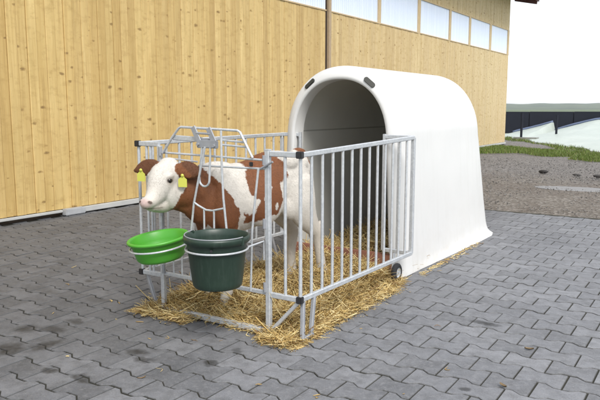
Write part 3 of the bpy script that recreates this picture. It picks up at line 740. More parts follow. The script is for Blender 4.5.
# head
loft([(Hp(-.065, 0, .045), .064, .074), (Hp(-.015, 0, .012), .077, .092), (Hp(.030, 0, -.032), .068, .084), (Hp(.075, 0, -.076), .050, .058), (Hp(.115, 0, -.102), .041, .041), (Hp(.148, 0, -.110), .042, .033)], Hl)
ell(Hp(-.055, 0, .070), HAx, (.055, .062, .052)); ell(Hp(-.045, 0, .015), HAx, (.07, .082, .075))
loft([(Hp(-.050, 0, -.100), .050, .070), (Hp(.0, 0, -.128), .048, .054), (Hp(.055, 0, -.138), .036, .036), (Hp(.118, 0, -.138), .031, .020)], Hl)
loft([(Hp(-.06, 0, -.115), .040, .050), (B(.88, 0, .655), .045, .055), (B(.82, 0, .60), .055, .06)], ll)
for s_ in (-1, 1):
    ell(Hp(-.038, s_ * .044, -.070), HAx, (.074, .040, .098))
    ell(Hp(.020, s_ * .058, .026), HAx, (.034, .022, .020))
    ell(Hp(.016, s_ * .060, -.022), HAx, (.024, .012, .010))
    ell(Hp(.156, s_ * .025, -.104), HAx, (.018, .018, .018))
# ears: flat leaf shapes set to the sides
def ear(s_, drop, back):
    pts = []
    base = Hp(-.075 if s_ < 0 else -.040, s_ * (.062 if s_ < 0 else .058), .062 if s_ < 0 else .064)
    dirv = (Hl * s_ * 1.0 - Hf * back + Z * drop).normalized()
    for u, wd, th in ((0, .026, .022), (.02, .032, .018), (.055, .047, .015), (.10, .050, .013), (.14, .036, .013), (.168, .012, .012)):
        if s_ > 0: u *= .86
        c = base + dirv * u - Z * (u * u * 1.5) * 1.0
        pts.append((c, wd, th))
    nrmv = (Hf * 0.8 + Z * 0.25).normalized(); lat = dirv.cross(nrmv).normalized()
    loft(pts, lat)
ear(1, 0.02, 0.12); ear(-1, 0.12, -0.12)
# tail
loft([(B(.085, 0, .925), .020, .022), (B(.048, 0, .915), .019, .020), (B(.030, .0, .86), .016, .017), (B(.022, .005, .76), .013, .014), (B(.010, .01, .64), .011, .012), (B(.0, .01, .52), .014, .015), (B(-.005, .01, .43), .020, .020), (B(-.005, .01, .36), .008, .008)], ll)
body0 = mobj('body', cm.v, cm.f, M_hide, None, True)
md = body0.modifiers.new('r', 'REMESH'); md.mode = 'VOXEL'; md.voxel_size = 0.0065; md.use_smooth_shade = True
md = body0.modifiers.new('s', 'SMOOTH'); md.factor = 0.5; md.iterations = 7
dg = bpy.context.evaluated_depsgraph_get(); me = bpy.data.meshes.new_from_object(body0.evaluated_get(dg))
bpy.data.objects.remove(body0)
nv = len(me.vertices); co = np.empty(nv * 3, dtype=np.float32); me.vertices.foreach_get('co', co); co = co.reshape(-1, 3).astype(float)
no = np.empty(nv * 3, dtype=np.float32); me.vertices.foreach_get('normal', no); no = no.reshape(-1, 3).astype(float)
def hide_color(co, no=None):
    rel = co - np.array(O); s_ = rel @ np.array(hh); t_ = rel @ np.array(ll); z_ = co[:, 2]
    rh = co - np.array(H0); f_ = rh @ np.array(Hf); q_ = rh @ np.array(Hl); g_ = rh[:, 2]
    def nz(k, seed): 
        r = np.random.default_rng(seed); o_ = 0
        for i in range(6):
            d = r.normal(size=3); d /= np.linalg.norm(d); o_ = o_ + np.sin(co @ d * k * r.uniform(.7, 1.5) + r.uniform(0, 6))
        return o_ / 6
    js = 0.013 * nz(60, 1) + 0.010 * nz(190, 2); jz = 0.013 * nz(60, 3) + 0.010 * nz(190, 4)
    s2 = s_ + js; z2 = z_ + jz
    brown = np.array([0.185, 0.062, 0.016]); dark = np.array([0.14, 0.045, 0.014]); white = np.array([0.60, 0.565, 0.51]); cream = np.array([0.50, 0.43, 0.33]); pink = np.array([0.50, 0.335, 0.315])
    def poly(P):
        P = np.array(P); x, y = s2, z2; ins = np.zeros(len(x), bool); j = len(P) - 1
        for i in range(len(P)):
            xi, yi = P[i]; xj, yj = P[j]
            c = ((yi > y) != (yj > y)) & (x < (xj - xi) * (y - yi) / (yj - yi + 1e-9) + xi); ins ^= c; j = i
        return ins
    m = np.zeros(len(co))            # 1 brown
    neck = poly([(1.2, 1.1), (1.2, .40), (.615, .44), (.613, .501), (.632, .609), (.672, .670), (.705, .725), (.750, .785), (.80, .83), (.82, 1.1)])
    flank = poly([(.560, 1.0), (.545, .845), (.574, .801), (.568, .731), (.533, .681), (.505, .655), (.534, .611), (.563, .590), (.600, .600), (.590, .530), (.477, .548), (.358, .580), (.335, .652), (.342, .755), (.281, .781), (.266, .817), (.311, .892), (.315, 1.0)])
    m[neck | flank] = 1
    m[((s_ - .455 + (z_ - .70) * .8) ** 2 / .012 ** 2 + (z_ - .705) ** 2 / .034 ** 2) < 1 + 8 * js * 10] = 0
    m[((s_ - .385) ** 2 / .010 ** 2 + (z_ - .62) ** 2 / .022 ** 2) < 1 + 8 * js * 10] = 0
    m[((s_ - .07) ** 2 / .06 ** 2 + (z_ - .955) ** 2 / .045 ** 2 + t_ ** 2 / .07 ** 2) < 1] = 1
    fd = np.exp(-((s_ - .66) ** 2 + (t_ - .05) ** 2) / .02) * (z_ < .3)
    tail = (s_ < .062) & (z_ > .55) & (np.abs(t_) < .03); m[tail] = 1
    m[(s_ < .10) & (z_ > .62) & (z_ < .93) & (np.abs(t_) < .055)] = 1
    belly = z2 < .50; m[belly & (s_ < .62)] = 0; m[z2 < .46] = 0
    m[(z2 < .56) & (s_ > .66) & (s_ < .80) & (np.abs(t_) < .06)] = 0
    # head
    front = f_ + 0.25 * (g_) * 0 > -0.050 - .25 * g_ + js * .5
    head = (g_ > -.2) & (f_ > -.14) & (s_ > .93)
    face = head & (front | ((g_ > .075) & (f_ > -.11)))
    m[face] = 0
    ears = (np.abs(q_) > .072 - 0.012) & (f_ < -.035) & (g_ > .0) & (s_ > .85) & (f_ < -.075 + 0.0 + 0.6 * (np.abs(q_) - .06) + .012)
    m[ears] = 1
    for s0 in (-1, 1): m[((f_ + .050) ** 2 + (q_ - s0 * .080) ** 2 + (g_ - .058) ** 2 + js * .002) < .036 ** 2] = 1
    m[(np.abs(q_) > .085) & (g_ > -.02) & (f_ > -.13) & (f_ < .06) & head] = 1
    eard = ears & (np.abs(q_) > .085)
    col = white[None] * np.ones((len(co), 3))
    legs = np.clip((0.60 - z_) / .15, 0, 1)[:, None] * np.where(s_ > .5, .10, .42)[:, None] * (1 - neck[:, None] * 0)
    col = col * (1 - legs) + cream * legs
    blend = m[:, None]
    bt = np.clip(0.5 + 0.5 * nz(14, 9) + .3 * nz(40, 12), 0, 1)[:, None]
    bc = brown * (1 - bt * .45) + dark * bt * .45
    bc = np.where(eard[:, None], bc * .58, bc)
    col = col * (1 - blend) + bc * blend
    # muzzle pink
    pk = np.clip((f_ - .150) / .022, 0, 1) * np.clip((-.062 - g_) / .02, 0, 1) * head; col = col * (1 - pk[:, None] * .75) + pink * pk[:, None] * .75
    chin = np.clip((-.105 - g_) / .04, 0, 1) * head * (1 - m); col = col * (1 - chin[:, None] * .35) + cream * chin[:, None] * .35
    for s0 in (-1, 1):
        d = np.sqrt((f_ - .026) ** 2 + (q_ - s0 * .065) ** 2 + (g_ - .004) ** 2); e = np.clip((.034 - d) / .014, 0, 1)[:, None]; col = col * (1 - e * .45) + np.array([.30, .22, .18]) * e * .45; d2 = np.sqrt(((f_ - .030) / 1.35) ** 2 + (q_ - s0 * .065) ** 2 + ((g_ - .003) / .8) ** 2); e = np.clip((.0185 - d2) / .005, 0, 1)[:, None]; col = col * (1 - e) + np.array([.035, .022, .018]) * e
        d = np.sqrt(((f_ - .172) / 1.6) ** 2 + ((q_ - s0 * .034) / 1.0) ** 2 + ((g_ + .098 - (f_ - .172) * .4) / .75) ** 2); e = np.clip((.0150 - d) / .005, 0, 1)[:, None]; col = col * (1 - e) + np.array([.035, .015, .014]) * e
    # mouth line
    mo = np.clip(1 - np.abs((g_ + .137) - (f_ - .15) * .06) / .0055, 0, 1) * (f_ > .05) * head; col = col * (1 - mo[:, None] * .9) + np.array([.10, .06, .05]) * mo[:, None] * .9
    jw = np.clip(nz(30, 31) * .8 + .2, 0, 1) * head * (1 - m) * np.clip((.05 - g_) / .1, 0, 1); col = col * (1 - jw[:, None] * .28) + np.array([.46, .38, .28]) * jw[:, None] * .28
    return col
hc = hide_color(co, no)
a = me.color_attributes.new('Col', 'FLOAT_COLOR', 'POINT'); c4 = np.ones((nv, 4), dtype=np.float32); c4[:, :3] = hc; a.data.foreach_set('color', c4.ravel())
me.materials.clear(); me.materials.append(M_hide); me.shade_smooth()
body = bpy.data.objects.new('body', me); COL.objects.link(body); body.parent = calf; me.transform(Matrix.Translation(-calf.location))
# short coat of hair: tapered blades lying along the body
faces_n = len(me.polygons)
fc = np.array([p_.center[:] for p_ in me.polygons]) + np.array(calf.location); fn = np.array([p_.normal[:] for p_ in me.polygons])
NH = 190000; idx = rng.integers(0, faces_n, NH); hp = fc[idx] + rng.normal(0, 0.0016, (NH, 3)); hn = fn[idx]
hcx = hide_color(hp) * 1.0
var = np.clip(hcx.max(1, keepdims=True) / .5, 0, 1); hcx = hcx * (1 + (rng.uniform(-.36, .22, (NH, 1))) * (1 - .62 * var))
flow = -np.array(hh)[None] * 0.9 - np.array([0, 0, 0.75])[None]
flow = np.repeat(flow, NH, 0); rh_ = (hp - np.array(H0)); hd = ((rh_ @ np.array(Hf)) > -.14) & (((hp - np.array(O)) @ np.array(hh)) > .92)
flow[hd] = -np.array(Hf) * 0.8 + np.array([0, 0, .35])
flow += rng.normal(0, 0.35, (NH, 3)); flow -= hn * (flow * hn).sum(1, keepdims=True); flow /= np.linalg.norm(flow, axis=1, keepdims=True) + 1e-9
ln = rng.uniform(0.005, 0.011, (NH, 1)); ln[hd] *= 0.7; mz = (rh_ @ np.array(Hf)) > .11; ln[mz & hd] *= 0.3
sd = np.cross(flow, hn); wd = 0.00065
p0 = hp - hn * 0.0015 - sd * wd; p1 = hp - hn * .0015 + sd * wd; p2 = hp + flow * ln + hn * ln * 0.26
ey = np.zeros(NH, bool)
for s0 in (-1, 1): ey |= (np.linalg.norm(hp - np.array(Hp(.028, s0 * .064, .003)), axis=1) < .017)
p2[ey] = p0[ey]; p1[ey] = p0[ey]
HV = np.stack([p0, p1, p2], 1).reshape(-1, 3); HF = np.arange(NH * 3).reshape(-1, 3)
def fastmesh(name, V_, F_, m, colors, parent=None):
    me_ = bpy.data.meshes.new(name); nF, k = F_.shape
    me_.vertices.add(len(V_)); me_.vertices.foreach_set('co', V_.astype(np.float32).ravel())
    me_.loops.add(nF * k); me_.loops.foreach_set('vertex_index', F_.astype(np.int32).ravel())
    me_.polygons.add(nF); me_.polygons.foreach_set('loop_start', (np.arange(nF) * k).astype(np.int32)); 
    me_.update(calc_edges=True)
    a_ = me_.color_attributes.new('Col', 'FLOAT_COLOR', 'POINT'); c_ = np.ones((len(V_), 4), dtype=np.float32); c_[:, :3] = colors; a_.data.foreach_set('color', c_.ravel())
    me_.materials.append(m); o_ = bpy.data.objects.new(name, me_); COL.objects.link(o_)
    if parent is not None: o_.parent = parent; me_.transform(Matrix.Translation(-parent.location))
    return o_
fastmesh('coat', HV, HF, M_hair, np.repeat(np.clip(hcx, 0, .85), 3, 0), calf)
# eyes, tags, hooves
for s_ in (-1, 1):
    b = MB(); c = Hp(.028, s_ * .0610, .003); bm_ = bmesh.new(); bmesh.ops.create_uvsphere(bm_, u_segments=20, v_segments=12, radius=0.0155)
    for v in bm_.verts: v.co = v.co + c
    b.bm(bm_); b.build('eye', M_eye, calf, True)
def eartag(s_, c, sc=1.0):
    # pentagonal yellow tag hanging from the ear, with button
    fn_ = (Hf * 0.75 + Hl * 0.15 * s_ * (1 if s_ > 0 else -0.6)).normalized(); sx = fn_.cross(Z).normalized(); up = Z
    P = [(-.022, -.034), (.022, -.034), (.022, .008), (.009, .020), (.007, .034), (-.007, .034), (-.009, .020), (-.022, .008)]
    b = MB(); vs_ = [c + sx * x * sc * 1.14 + up * y_ * sc + fn_ * q for q in (.0012, -.0012) for x, y_ in P]
    b.add(vs_, [tuple(range(8)), tuple(range(15, 7, -1))] + [(k, 8 + k, 8 + (k + 1) % 8, (k + 1) % 8) for k in range(8)])
    tg = fixn(b.build('ear_tag', M_tag, calf))
    b = MB(); lathe(b, [(0.0, .004), (.008, .004), (.009, .001), (.009, -.001), (0, -.001)], c + up * .030 + fn_ * .002, fn_, 16); fixn(b.build('tag_button', M_tag, tg, True))
TAGN = Hp(-.015, .118, .000); TAGF = Hp(-.040, -.178, .016)
eartag(1, TAGN); eartag(-1, TAGF)
def hoof(c, front):
    for s_ in (-1, 1):
        b = MB(); rg = []
        for z, a_, b_, ds in ((0, .019, .036, .006), (.02, .0185, .033, .003), (.05, .0165, .026, -.003), (.068, .0135, .020, -.006)):
            rg.append([c + hh * (ds + b_ * cos(q)) + ll * (s_ * .0145 + a_ * 0.8 * sin(q)) + Z * z for q in np.linspace(0, 2 * pi, 17)[:-1]])
        vs_ = [v for r_ in rg for v in r_]; fs_ = [(j * 16 + k, j * 16 + (k + 1) % 16, (j + 1) * 16 + (k + 1) % 16, (j + 1) * 16 + k) for j in range(3) for k in range(16)] + [tuple(range(15, -1, -1)), tuple(range(48, 64))]
        b.add(vs_, fs_); b.build('hoof', M_hoof, calf, True)
hoof(B(-.005, .105, .010), 0); hoof(B(.085, -.095, .010), 0); hoof(B(.69, .055, .010), 1); hoof(B(.74, -.075, .010), 1)

# ------------------------------------------------------------ straw bedding
def bed_h(x, y):
    """bedding height"""
    # footprint: pen plus spill over front edge and right side, and into the hutch
    dx0 = x - (-0.875 + 0.03 * np.sin(y * 7)); dx1 = (0.190 - .02 * np.clip(y, 0, 1.4) + 0.018 * np.sin(y * 9 + 1)) - x
    d1 = np.minimum(dx0, dx1); dfr = y - (0.030 + 0.012 * np.sin(x * 11) - 0.055 * np.clip((-0.48 - x) / 0.10, 0, 1) - 0.075 * np.clip((x + 0.02) / 0.05, 0, 1))
    d = np.minimum(d1, dfr)
    inh = (y > 1.40); dh = np.minimum(x - (-0.86), 0.06 - x); dh = np.minimum(dh, 3.4 - y)
    d = np.where(inh, dh, d)
    e = np.clip(d / 0.20, 0, 1); e = e * e * (3 - 2 * e)
    base = 0.070 + 0.026 * fbm(x, y, 21, 3, 1.6) + 0.028 * np.clip(fbm(x, y, 5, 2, 3.2), 0, 1)
    base = base + np.where(inh, 0.02, 0.0)
    base = base + .05 * np.exp(-((x + .62) ** 2 + (y - .22) ** 2) / .03) - .07 * np.exp(-((x + .43) ** 2 + (y - .12) ** 2) / .014)
    e = e * (1 - .95 * np.exp(-((x - .15) ** 2 + (y - 1.33) ** 2) / .014))
    return np.where(d > 0, np.maximum(0.004, base * e), -0.03)
gx, gy = np.meshgrid(np.linspace(-1.0, 0.34, 110), np.linspace(-0.15, 3.45, 260)); hz_ = bed_h(gx, gy)
verts = np.stack([gx, gy, hz_], -1).reshape(-1, 3); ny_, nx_ = gx.shape
faces = [(j * nx_ + i, j * nx_ + i + 1, (j + 1) * nx_ + i + 1, (j + 1) * nx_ + i) for j in range(ny_ - 1) for i in range(nx_ - 1) if max(hz_[j, i], hz_[j + 1, i], hz_[j, i + 1], hz_[j + 1, i + 1]) > 0]
SV = []; SF = []; SC = []
def strands(n, xy, zfun, lrange, tilt, lift, wrange=(0.0013, 0.0044), dark=0.0):
    """curved flattened straws as 4-sided prisms of 4 rings"""
    th = rng.uniform(0, 2 * pi, n); tl = rng.normal(0, tilt, n); L = rng.uniform(*lrange, n); W = rng.uniform(*wrange, n)
    d = np.stack([np.cos(th) * np.cos(tl), np.sin(th) * np.cos(tl), np.sin(tl)], -1)
    c = np.stack([xy[:, 0], xy[:, 1], zfun + lift], -1); bend = rng.normal(0, 0.26, (n, 1)) * L[:, None]; perp = np.stack([-np.sin(th), np.cos(th), rng.normal(0, .5, n)], -1)
    kink = rng.normal(0, 0.18, (n, 1)) * L[:, None]
    R_ = []
    side_ = np.cross(d, np.array([0, 0, 1.0])); side_ /= np.linalg.norm(side_, axis=1, keepdims=True) + 1e-9; upv = np.cross(side_, d)
    for u in (-1, -0.33, 0.33, 1):
        P = c + d * (L[:, None] * 0.5 * u) + perp * bend * (u * u - 0.4) + perp * kink * (u ** 3)
        P[:, 2] = np.maximum(P[:, 2], 0.003)
        w_ = W * (1.0 if abs(u) < 1 else 0.7)
        for a_ in (0, 1, 2): R_.append(P + side_ * (w_ * cos(a_ * 2 * pi / 3))[:, None] + upv * (w_ * 0.7 * sin(a_ * 2 * pi / 3))[:, None])
    V_ = np.stack(R_, 1)      # n,12,3
    F_ = []
    for r_ in range(3):
        for k in range(3): F_.append((r_ * 3 + k, r_ * 3 + (k + 1) % 3, (r_ + 1) * 3 + (k + 1) % 3, (r_ + 1) * 3 + k))
    F_ = np.array(F_); off = sum(len(v) for v in SV)
    SV.append(V_.reshape(-1, 3)); SF.append((F_[None] + (np.arange(n) * 12)[:, None, None]).reshape(-1, 4) + off)
    k = rng.beta(1.15, 1.0, (n, 1)); a_ = np.array([.13, .055, .013]); b_ = np.array([.60, .42, .145]); c_ = np.array([.82, .70, .38])
    col = np.where(k < .5, a_ + (b_ - a_) * (k / .5), b_ + (c_ - b_) * ((k - .5) / .5)) * (1 - dark)
    SC.append(np.repeat(col, 12, 0))
def scatter(n, x0, x1, y0, y1):
    P = np.stack([rng.uniform(x0, x1, n * 2), rng.uniform(y0, y1, n * 2)], -1); H = bed_h(P[:, 0], P[:, 1]); ok = H > 0; return P[ok][:n], H[ok][:n]
P, H = scatter(17000, -0.97, 0.30, -0.10, 1.5); strands(len(P), P, H, (0.04, 0.15), 0.28, rng.uniform(-0.012, 0.010, len(P)))
P, H = scatter(6000, -0.97, 0.30, -0.10, 1.5); strands(len(P), P, H, (0.08, 0.22), 0.45, rng.uniform(0.0, 0.022, len(P)))
P, H = scatter(6000, -0.97, 0.30, -0.10, 0.45); strands(len(P), P, H, (0.05, 0.17), 0.35, rng.uniform(-0.006, 0.016, len(P)))
P, H = scatter(5000, -0.86, 0.06, 1.45, 3.3); strands(len(P), P, H, (0.05, 0.2), 0.45, rng.uniform(-0.01, 0.05, len(P)))
# fringe spilling out round the edges
n = 2600; e = rng.integers(0, 3, n); xx = np.empty(n); yy = np.empty(n)
k = e == 0; xx[k] = rng.uniform(-0.86, 0.18, k.sum()); yy[k] = np.where(xx[k] < -.5, -0.05, np.where(xx[k] > .02, -.06, .045)) - np.abs(rng.normal(0, .028, k.sum())) * np.where((xx[k] > -.5) & (xx[k] < .02), .9, 1.0)
k = e == 1; xx[k] = 0.15 + np.abs(rng.normal(0, .035, k.sum())) ; yy[k] = rng.uniform(-0.05, 1.12, k.sum())
k = e == 2; xx[k] = rng.uniform(0.02, 0.21, k.sum()); yy[k] = rng.uniform(-0.08, 0.12, k.sum())
strands(n, np.stack([xx, yy], -1), np.full(n, 0.008), (0.03, 0.13), 0.10, rng.uniform(0, 0.02, n))
n = 40; an = rng.uniform(0, 2 * pi, n); xx = rng.normal(-.3, .75, n); yy = rng.normal(0.0, .55, n)
k = (np.abs(xx + .35) < .62) & (yy > -.05) ; xx = xx[~k]; yy = yy[~k]; strands(len(xx), np.stack([xx, yy], -1), np.full(len(xx), .004), (0.012, 0.05), 0.05, np.zeros(len(xx)))
n = 130; yy = rng.uniform(1.6, 3.0, n); xx = 0.175 + np.abs(rng.normal(0, .03, n)); strands(n, np.stack([xx, yy], -1), np.full(n, .004), (0.015, 0.06), 0.08, np.zeros(n))
n = 6000; xx = np.where(rng.random(n) < .6, rng.uniform(-0.95, -0.48, n), rng.uniform(0.0, 0.26, n)); yy = np.where(rng.random(n) < .5, -0.04 - np.abs(rng.normal(0, .035, n)), 0)
k = yy == 0; xx[k] = np.where(rng.random(k.sum()) < .7, .17 + np.abs(rng.normal(0, .04, k.sum())), -.88 - np.abs(rng.normal(0, .03, k.sum()))); yy[k] = rng.uniform(-.05, 1.25, k.sum())
strands(n, np.stack([xx, yy], -1), np.full(n, .003), (0.005, 0.022), 0.1, np.zeros(n), (0.0010, 0.0022))
bed = fastmesh('straw_bedding', np.concatenate(SV), np.concatenate(SF), M_straw, np.concatenate(SC))
tag(bed, 'loose golden straw heaped on the pen floor and spilling out under the bars', 'straw', kind='stuff')
lit = mobj('straw_litter', verts, faces, M_litter, None, True); tag(lit, 'dense matted straw layer under the loose stalks in the pen', 'straw', kind='stuff')

# ------------------------------------------------------------ beyond: stones, grass, puddle
def rock(c, r, seed):
    r_ = random.Random(seed); bm_ = bmesh.new(); bmesh.ops.create_icosphere(bm_, subdivisions=2, radius=1)
    ph = [(Vector((r_.gauss(0, 1), r_.gauss(0, 1), r_.gauss(0, 1))).normalized(), r_.uniform(0, 6)) for _ in range(6)]
    for v in bm_.verts:
        n_ = sum(sin(v.co.dot(d) * 3 + q) for d, q in ph) * 0.06; v.co = Vector((v.co.x * r[0], v.co.y * r[1], v.co.z * r[2])) * (1 + n_) + Vector(c)
    b = MB(); b.bm(bm_); return b
M_clod = simple('dark_stone', (0.035, 0.032, 0.030), 0.85, 0, 12, 0.4)
for (u, v, rx, rz_, lab) in ((543.5, 172.5, .10, .035, 'largest of the dark clods on the gravel, the one nearest the barn wall'), (577, 175.5, .08, .022, 'small dark clod on the gravel between the other two'), (598, 177, .10, .03, 'dark clod on the gravel at the right edge of the photo')):
    p_ = ray_ground(u, v); tag(rock((p_.x, p_.y, rz_ * .5), (rx, rx * .7, rz_), int(u)).build('earth_clod', M_clod, None, True), lab, 'clod', 'dark clods on the gravel')
# scattered gravel as one mass
n = 14000; xx = rng.uniform(-4.2, 4, n); yy = 5.02 + rng.beta(1.0, 1.7, n) * 9
pv_ = (0.004 + 0.012 * rng.random(n) ** 3) * (0.8 + (yy - 5) * .08)
base_o = np.array([(1, 0, 0), (-.5, .87, 0), (-.5, -.87, 0), (.1, .1, .8), (-.1, 0, -.5)]); fo = np.array([(0, 1, 3), (1, 2, 3), (2, 0, 3), (1, 0, 4), (2, 1, 4), (0, 2, 4)])
kk = ((xx - .25) / .8) ** 2 + ((yy - 8.0) / .33) ** 2 < 1; yy = np.where(kk, yy + 1.2, yy)
ang = rng.uniform(0, 2 * pi, n); ca, sa = np.cos(ang), np.sin(ang); V_ = np.repeat(base_o[None], n, 0) * pv_[:, None, None] * rng.uniform(.6, 1.3, (n, 5, 1))
Vx = V_[..., 0] * ca[:, None] - V_[..., 1] * sa[:, None]; Vy = V_[..., 0] * sa[:, None] + V_[..., 1] * ca[:, None]
V_ = np.stack([Vx + xx[:, None], Vy + yy[:, None], V_[..., 2] + 0.002], -1).reshape(-1, 3); F_ = (fo[None] + (np.arange(n) * 5)[:, None, None]).reshape(-1, 3)
gc = (0.07 + .20 * rng.random((n, 1)) ** 1.6) * np.array([[1, .96, .92]]); M_st = NT('gravel_stone'); M_st.col(M_st.attr()); M_st.rough(.85)
tag(fastmesh('gravel', V_, F_, M_st.m, np.repeat(gc, 5, 0)), 'grey crushed stones scattered over the yard beyond the paving', 'gravel', kind='stuff')
t = NT('puddle_water'); t.col((0.16, 0.15, 0.14)); t.rough(0.40); t.set('Specular IOR Level', 0.2); M_pud = t.m
P = []; pc = Vector((0.25, 8.0, 0))
for k in range(40):
    a = 2 * pi * k / 40; rd = 1 + .25 * sin(3 * a + 1) + .12 * sin(7 * a); P.append((pc.x + .75 * cos(a), pc.y + .32 * sin(a), -0.036))
b = MB(); b.add(P, [tuple(range(40))]); tag(b.build('puddle', M_pud), kind='structure')
# grass blades
def grass(n, x0, x1, y0, y1, hr, fn_, name, lab):
    xx = rng.uniform(x0, x1, n); yy = rng.uniform(y0, y1, n); ok = fn_(xx, yy); xx = xx[ok]; yy = yy[ok]; n = len(xx)
    h_ = rng.uniform(*hr, n); a_ = rng.uniform(0, 2 * pi, n); w_ = h_ * .09 + .004; dx = rng.normal(0, .35, n) * h_; dy = rng.normal(0, .35, n) * h_
    p0 = np.stack([xx - np.cos(a_) * w_, yy - np.sin(a_) * w_, np.full(n, -.01)], -1); p1 = np.stack([xx + np.cos(a_) * w_, yy + np.sin(a_) * w_, np.full(n, -.01)], -1); p2 = np.stack([xx + dx, yy + dy, h_], -1)
    V_ = np.stack([p0, p1, p2], 1).reshape(-1, 3); F_ = np.arange(n * 3).reshape(-1, 3)
    g_ = rng.uniform(.6, 1.3, (n, 1)) * np.where(rng.random((n, 1)) < .12, [[.20, .19, .07]], [[.10, .15, .018]])
    tag(fastmesh(name, V_, F_, M_grass, np.repeat(g_, 3, 0)), lab, 'grass', kind='stuff')
t = NT('grass_blade'); t.col(t.attr()); t.rough(.6); M_grass = t.m
def ye(x): return np.maximum(24.2 - 1.64 * (x + 5.3), 9.0)      # front edge of the cover
def yn(x): return 14.7 + .35 * np.sin(x * 1.7) + .25 * np.sin(x * 4.1) - .05 * (x + 2.4) - np.where(x > -1.1, .8, 0)
def yf(x): return 18.0 - .62 * (x + 3.6) + .15 * np.sin(x * 3)
def band(x, y): return (y > yn(x)) & (y < yf(x)) & (x > WX + .05)
def tuft(x, y): return (np.abs(y - ye(x) + .55 + .2 * np.sin(x * 5)) < .42 + .25 * np.sin(x * 2.3))
b = MB(); PX = np.linspace(-4.2, 3, 60)
for i in range(59): b.add([(PX[i], yn(PX[i]), -.05), (PX[i + 1], yn(PX[i + 1]), -.05), (PX[i + 1], yf(PX[i + 1]), .016), (PX[i], yf(PX[i]), .016)], [(0, 1, 2, 3)])
tag(b.build('grass_strip', simple('turf', (0.085, 0.12, 0.018), .9, 0, 3, .35)), kind='structure')
grass(60000, -4.2, 3, 12.4, 20, (0.03, 0.075), band, 'grass', 'short green grass strip growing beyond the gravel yard')
grass(60000, -7.5, 2, 12, 29, (0.03, 0.11), tuft, 'tall_grass', 'rougher grass tufts along the edge of the pale covered silage')

# silage clamp: dark wall, pale covers, posts
M_wall = simple('dark_panel', (0.006, 0.008, 0.016), .95, 0, 2, .3)
M_sheet = NT('pale_sheet'); f_ = M_sheet.noise(M_sheet.tc(), .6, 5); M_sheet.col(M_sheet.mix(f_, (.33, .38, .34), (.47, .51, .46))); M_sheet.rough(.45); M_sheet.bump(M_sheet.noise(M_sheet.tc(), 2, 5), .5, .08); M_sheet = M_sheet.m
M_band = simple('blue_grey_sheet', (.10, .13, .21), .5, 0, 2, .3)
wl_ = thing('retaining_wall', (0, 30, 0), 'long low dark retaining wall behind the pale silage covers', 'wall')
b = MB(); xL = np.linspace(-16, 30, 24)
for a_, c_ in zip(xL[:-1], xL[1:]): b.box(a_ + .02, c_ - .02, 30 - .0, 30.25, -.03, 1.03 + .004 * (a_ + 6), .01)
b.build('wall_panel', M_wall, wl_); b = MB(); b.box(-16, 30, 30.05, 30.2, 0, .95); b.build('wall_core', M_wall, wl_)
def mound(x0, x1, y0, y1, zf, name, mat, lab, cat, nx=70, ny=40):
    gx, gy = np.meshgrid(np.linspace(x0, x1, nx), np.linspace(y0, y1, ny)); z = zf(gx, gy)
    V_ = np.stack([gx, gy, z], -1).reshape(-1, 3); F_ = [(j * nx + i, j * nx + i + 1, (j + 1) * nx + i + 1, (j + 1) * nx + i) for j in range(ny - 1) for i in range(nx - 1)]
    return mobj(name, V_, F_, mat, None, True)
def zf(x, y):
    y = np.asarray(y)
    top = np.where(x < -4.82, .55 * np.clip((x + 6.6) / 1.75, -.1, 1), .12 + .60 * np.clip((x + 4.75) / 1.9, 0, 1) ** .8)
    r_ = np.clip((y - ye(x) - .5) / (29.0 - ye(x)), 0, 1); r_ = r_ ** 1.3
    top = top * .93
    return (.03 + top * r_ + .018 * fbm(x, y, 8, 4, .3)) * np.clip((y - ye(x)) / .5, 0, 1) - .02
sc = mound(-9, 10, 9.0, 29.9, zf, 'silage_cover', M_sheet, '', '', 220, 160); tag(sc, 'pale greenish white plastic cover spread over the silage below the dark wall', 'cover')
# keep only the part behind its front edge
bm_ = bmesh.new(); bm_.from_mesh(sc.data); bmesh.ops.delete(bm_, geom=[v for v in bm_.verts if v.co.y < float(ye(np.array(v.co.x))) - .1], context='VERTS'); bm_.to_mesh(sc.data); bm_.free()
for x0_, x1_, lab in ((-6.7, -4.86, 'blue grey plastic strip along the edge of the left lobe of the pale cover'), (-4.78, -1.5, 'blue grey plastic strip along the edge of the right lobe of the pale cover')):
    b = MB(); xs_ = np.linspace(x0_, x1_, 16); b.tube([(x, 29.86, float(zf(np.array(x), np.array(29.86))) + .05) for x in xs_], .055, 8)
    tag(b.build('edge_strip', M_band, None, True), lab, 'strip')
for i, (u, v0, v1, lab) in enumerate(((521, 139, 112, 'thin dark post on a concrete slab, the one nearer the barn corner'), (556, 137.5, 115, 'thin dark post on a concrete slab standing in the middle of the pale cover'))):
    p_ = ray_ground(u, v0 + .5); ps_ = thing('fence_post', (p_.x, p_.y, 0), lab, 'post', 'posts in front of the silage cover')
    b = MB(); b.tube([(p_.x, p_.y, 0.0), (p_.x, p_.y, 1.02 - .1 * i)], .045, 10); b.build('post', M_wall, ps_)
    b = MB(); b.box(p_.x - .25, p_.x + .62, p_.y - .2, p_.y + .2, -.02, .09, .01); b.build('foot_slab', simple('slab_concrete', (.22, .22, .20), .9, 0, 5, .3), ps_)

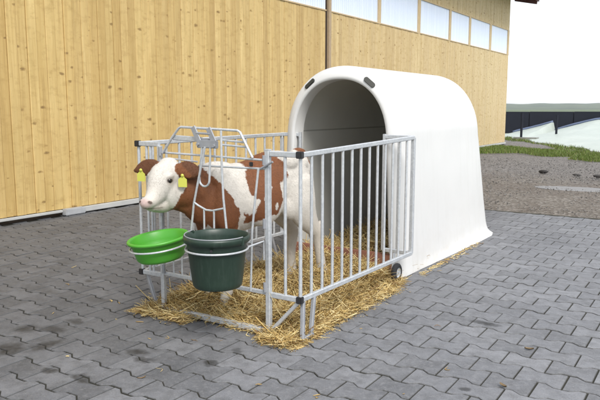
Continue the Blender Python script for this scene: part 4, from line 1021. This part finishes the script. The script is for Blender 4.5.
# far hills
def hills(name, dist, h0, h1, seed, col):
    an = np.linspace(R(-40), R(60), 260); V_ = []; prof_ = fbm(an * 20, an * 0, seed, 6, .25); prof_ = (prof_ - prof_.min()) / (np.ptp(prof_))
    yw_ = R(32.8); pts = []
    for k, a_ in enumerate(an):
        d_ = Vector((sin(a_ - yw_ + .0), cos(a_ - yw_), 0)); hgt = h0 + (h1 - h0) * prof_[k]
        c_ = Vector((CAMLOC.x, CAMLOC.y, 0))
        V_ += [tuple(c_ + d_ * dist * .8), tuple(c_ + d_ * dist + Vector((0, 0, hgt * .8))), tuple(c_ + d_ * dist * 1.06 + Vector((0, 0, hgt))), tuple(c_ + d_ * dist * 1.5)]
    F_ = [(4 * k + j, 4 * k + 4 + j, 4 * k + 5 + j, 4 * k + 1 + j) for k in range(len(an) - 1) for j in range(3)]
    tag(mobj(name, V_, F_, col, None, True), kind='structure')
t = NT('wooded_hill'); n = t.noise(t.tc(), .02, 6, .7); t.col(t.ramp(n, [(.35, (.025, .045, .02)), (.55, (.06, .085, .03)), (.7, (.16, .16, .08))])); t.rough(.95); M_hill = t.m
hills('hills', 900, 5.5, 9.0, 4, M_hill)
b = MB(); b.box(-1500, 1500, -1500, 1500, -1.1, 16)
hz = b.build('haze', bpy.data.materials.new('haze_air')); tag(hz, kind='stuff'); hm = hz.data.materials[0]; hm.use_nodes = True; hm.node_tree.nodes.clear()
ho = hm.node_tree.nodes.new('ShaderNodeOutputMaterial'); hv = hm.node_tree.nodes.new('ShaderNodeVolumePrincipled'); hv.inputs['Color'].default_value = (.86, .90, .96, 1); hv.inputs['Density'].default_value = 0.0004; hv.inputs['Anisotropy'].default_value = 0.2
hm.node_tree.links.new(hv.outputs[0], ho.inputs['Volume'])

# fallen leaves
M_leaf = simple('dry_leaf', (0.16, 0.11, 0.055), .7, 0, 60, .4)
for (u, v, sz, rot, lab) in ((529, 350.5, .022, .3, 'small curled dry leaf on the paving, nearer the gravel yard'), (503, 387.5, .022, -.6, 'small dry leaf on the paving nearest the bottom edge')):
    p_ = ray_ground(u, v); ca, sa = cos(rot), sin(rot); vs_ = []; fs_ = []
    for i in range(7):
        q = -1 + i / 3; wdt = (1 - q * q) ** .6 * .38 + .02
        for j in (-1, 0, 1):
            x, y_ = q * sz, j * wdt * sz; vs_.append((p_.x + x * ca - y_ * sa, p_.y + x * sa + y_ * ca, .006 + .006 * abs(j) + .004 * q * q))
    for i in range(6):
        for j in (0, 1): a_ = i * 3 + j; fs_.append((a_, a_ + 3, a_ + 4, a_ + 1))
    n_ = len(vs_); vs_ += [(x, y_, z - .0012) for x, y_, z in vs_]; fs_ += [tuple(k + n_ for k in f[::-1]) for f in fs_]
    tag(mobj('fallen_leaf', vs_, fs_, M_leaf, None, True), lab, 'leaf', 'dry leaves on the paving')
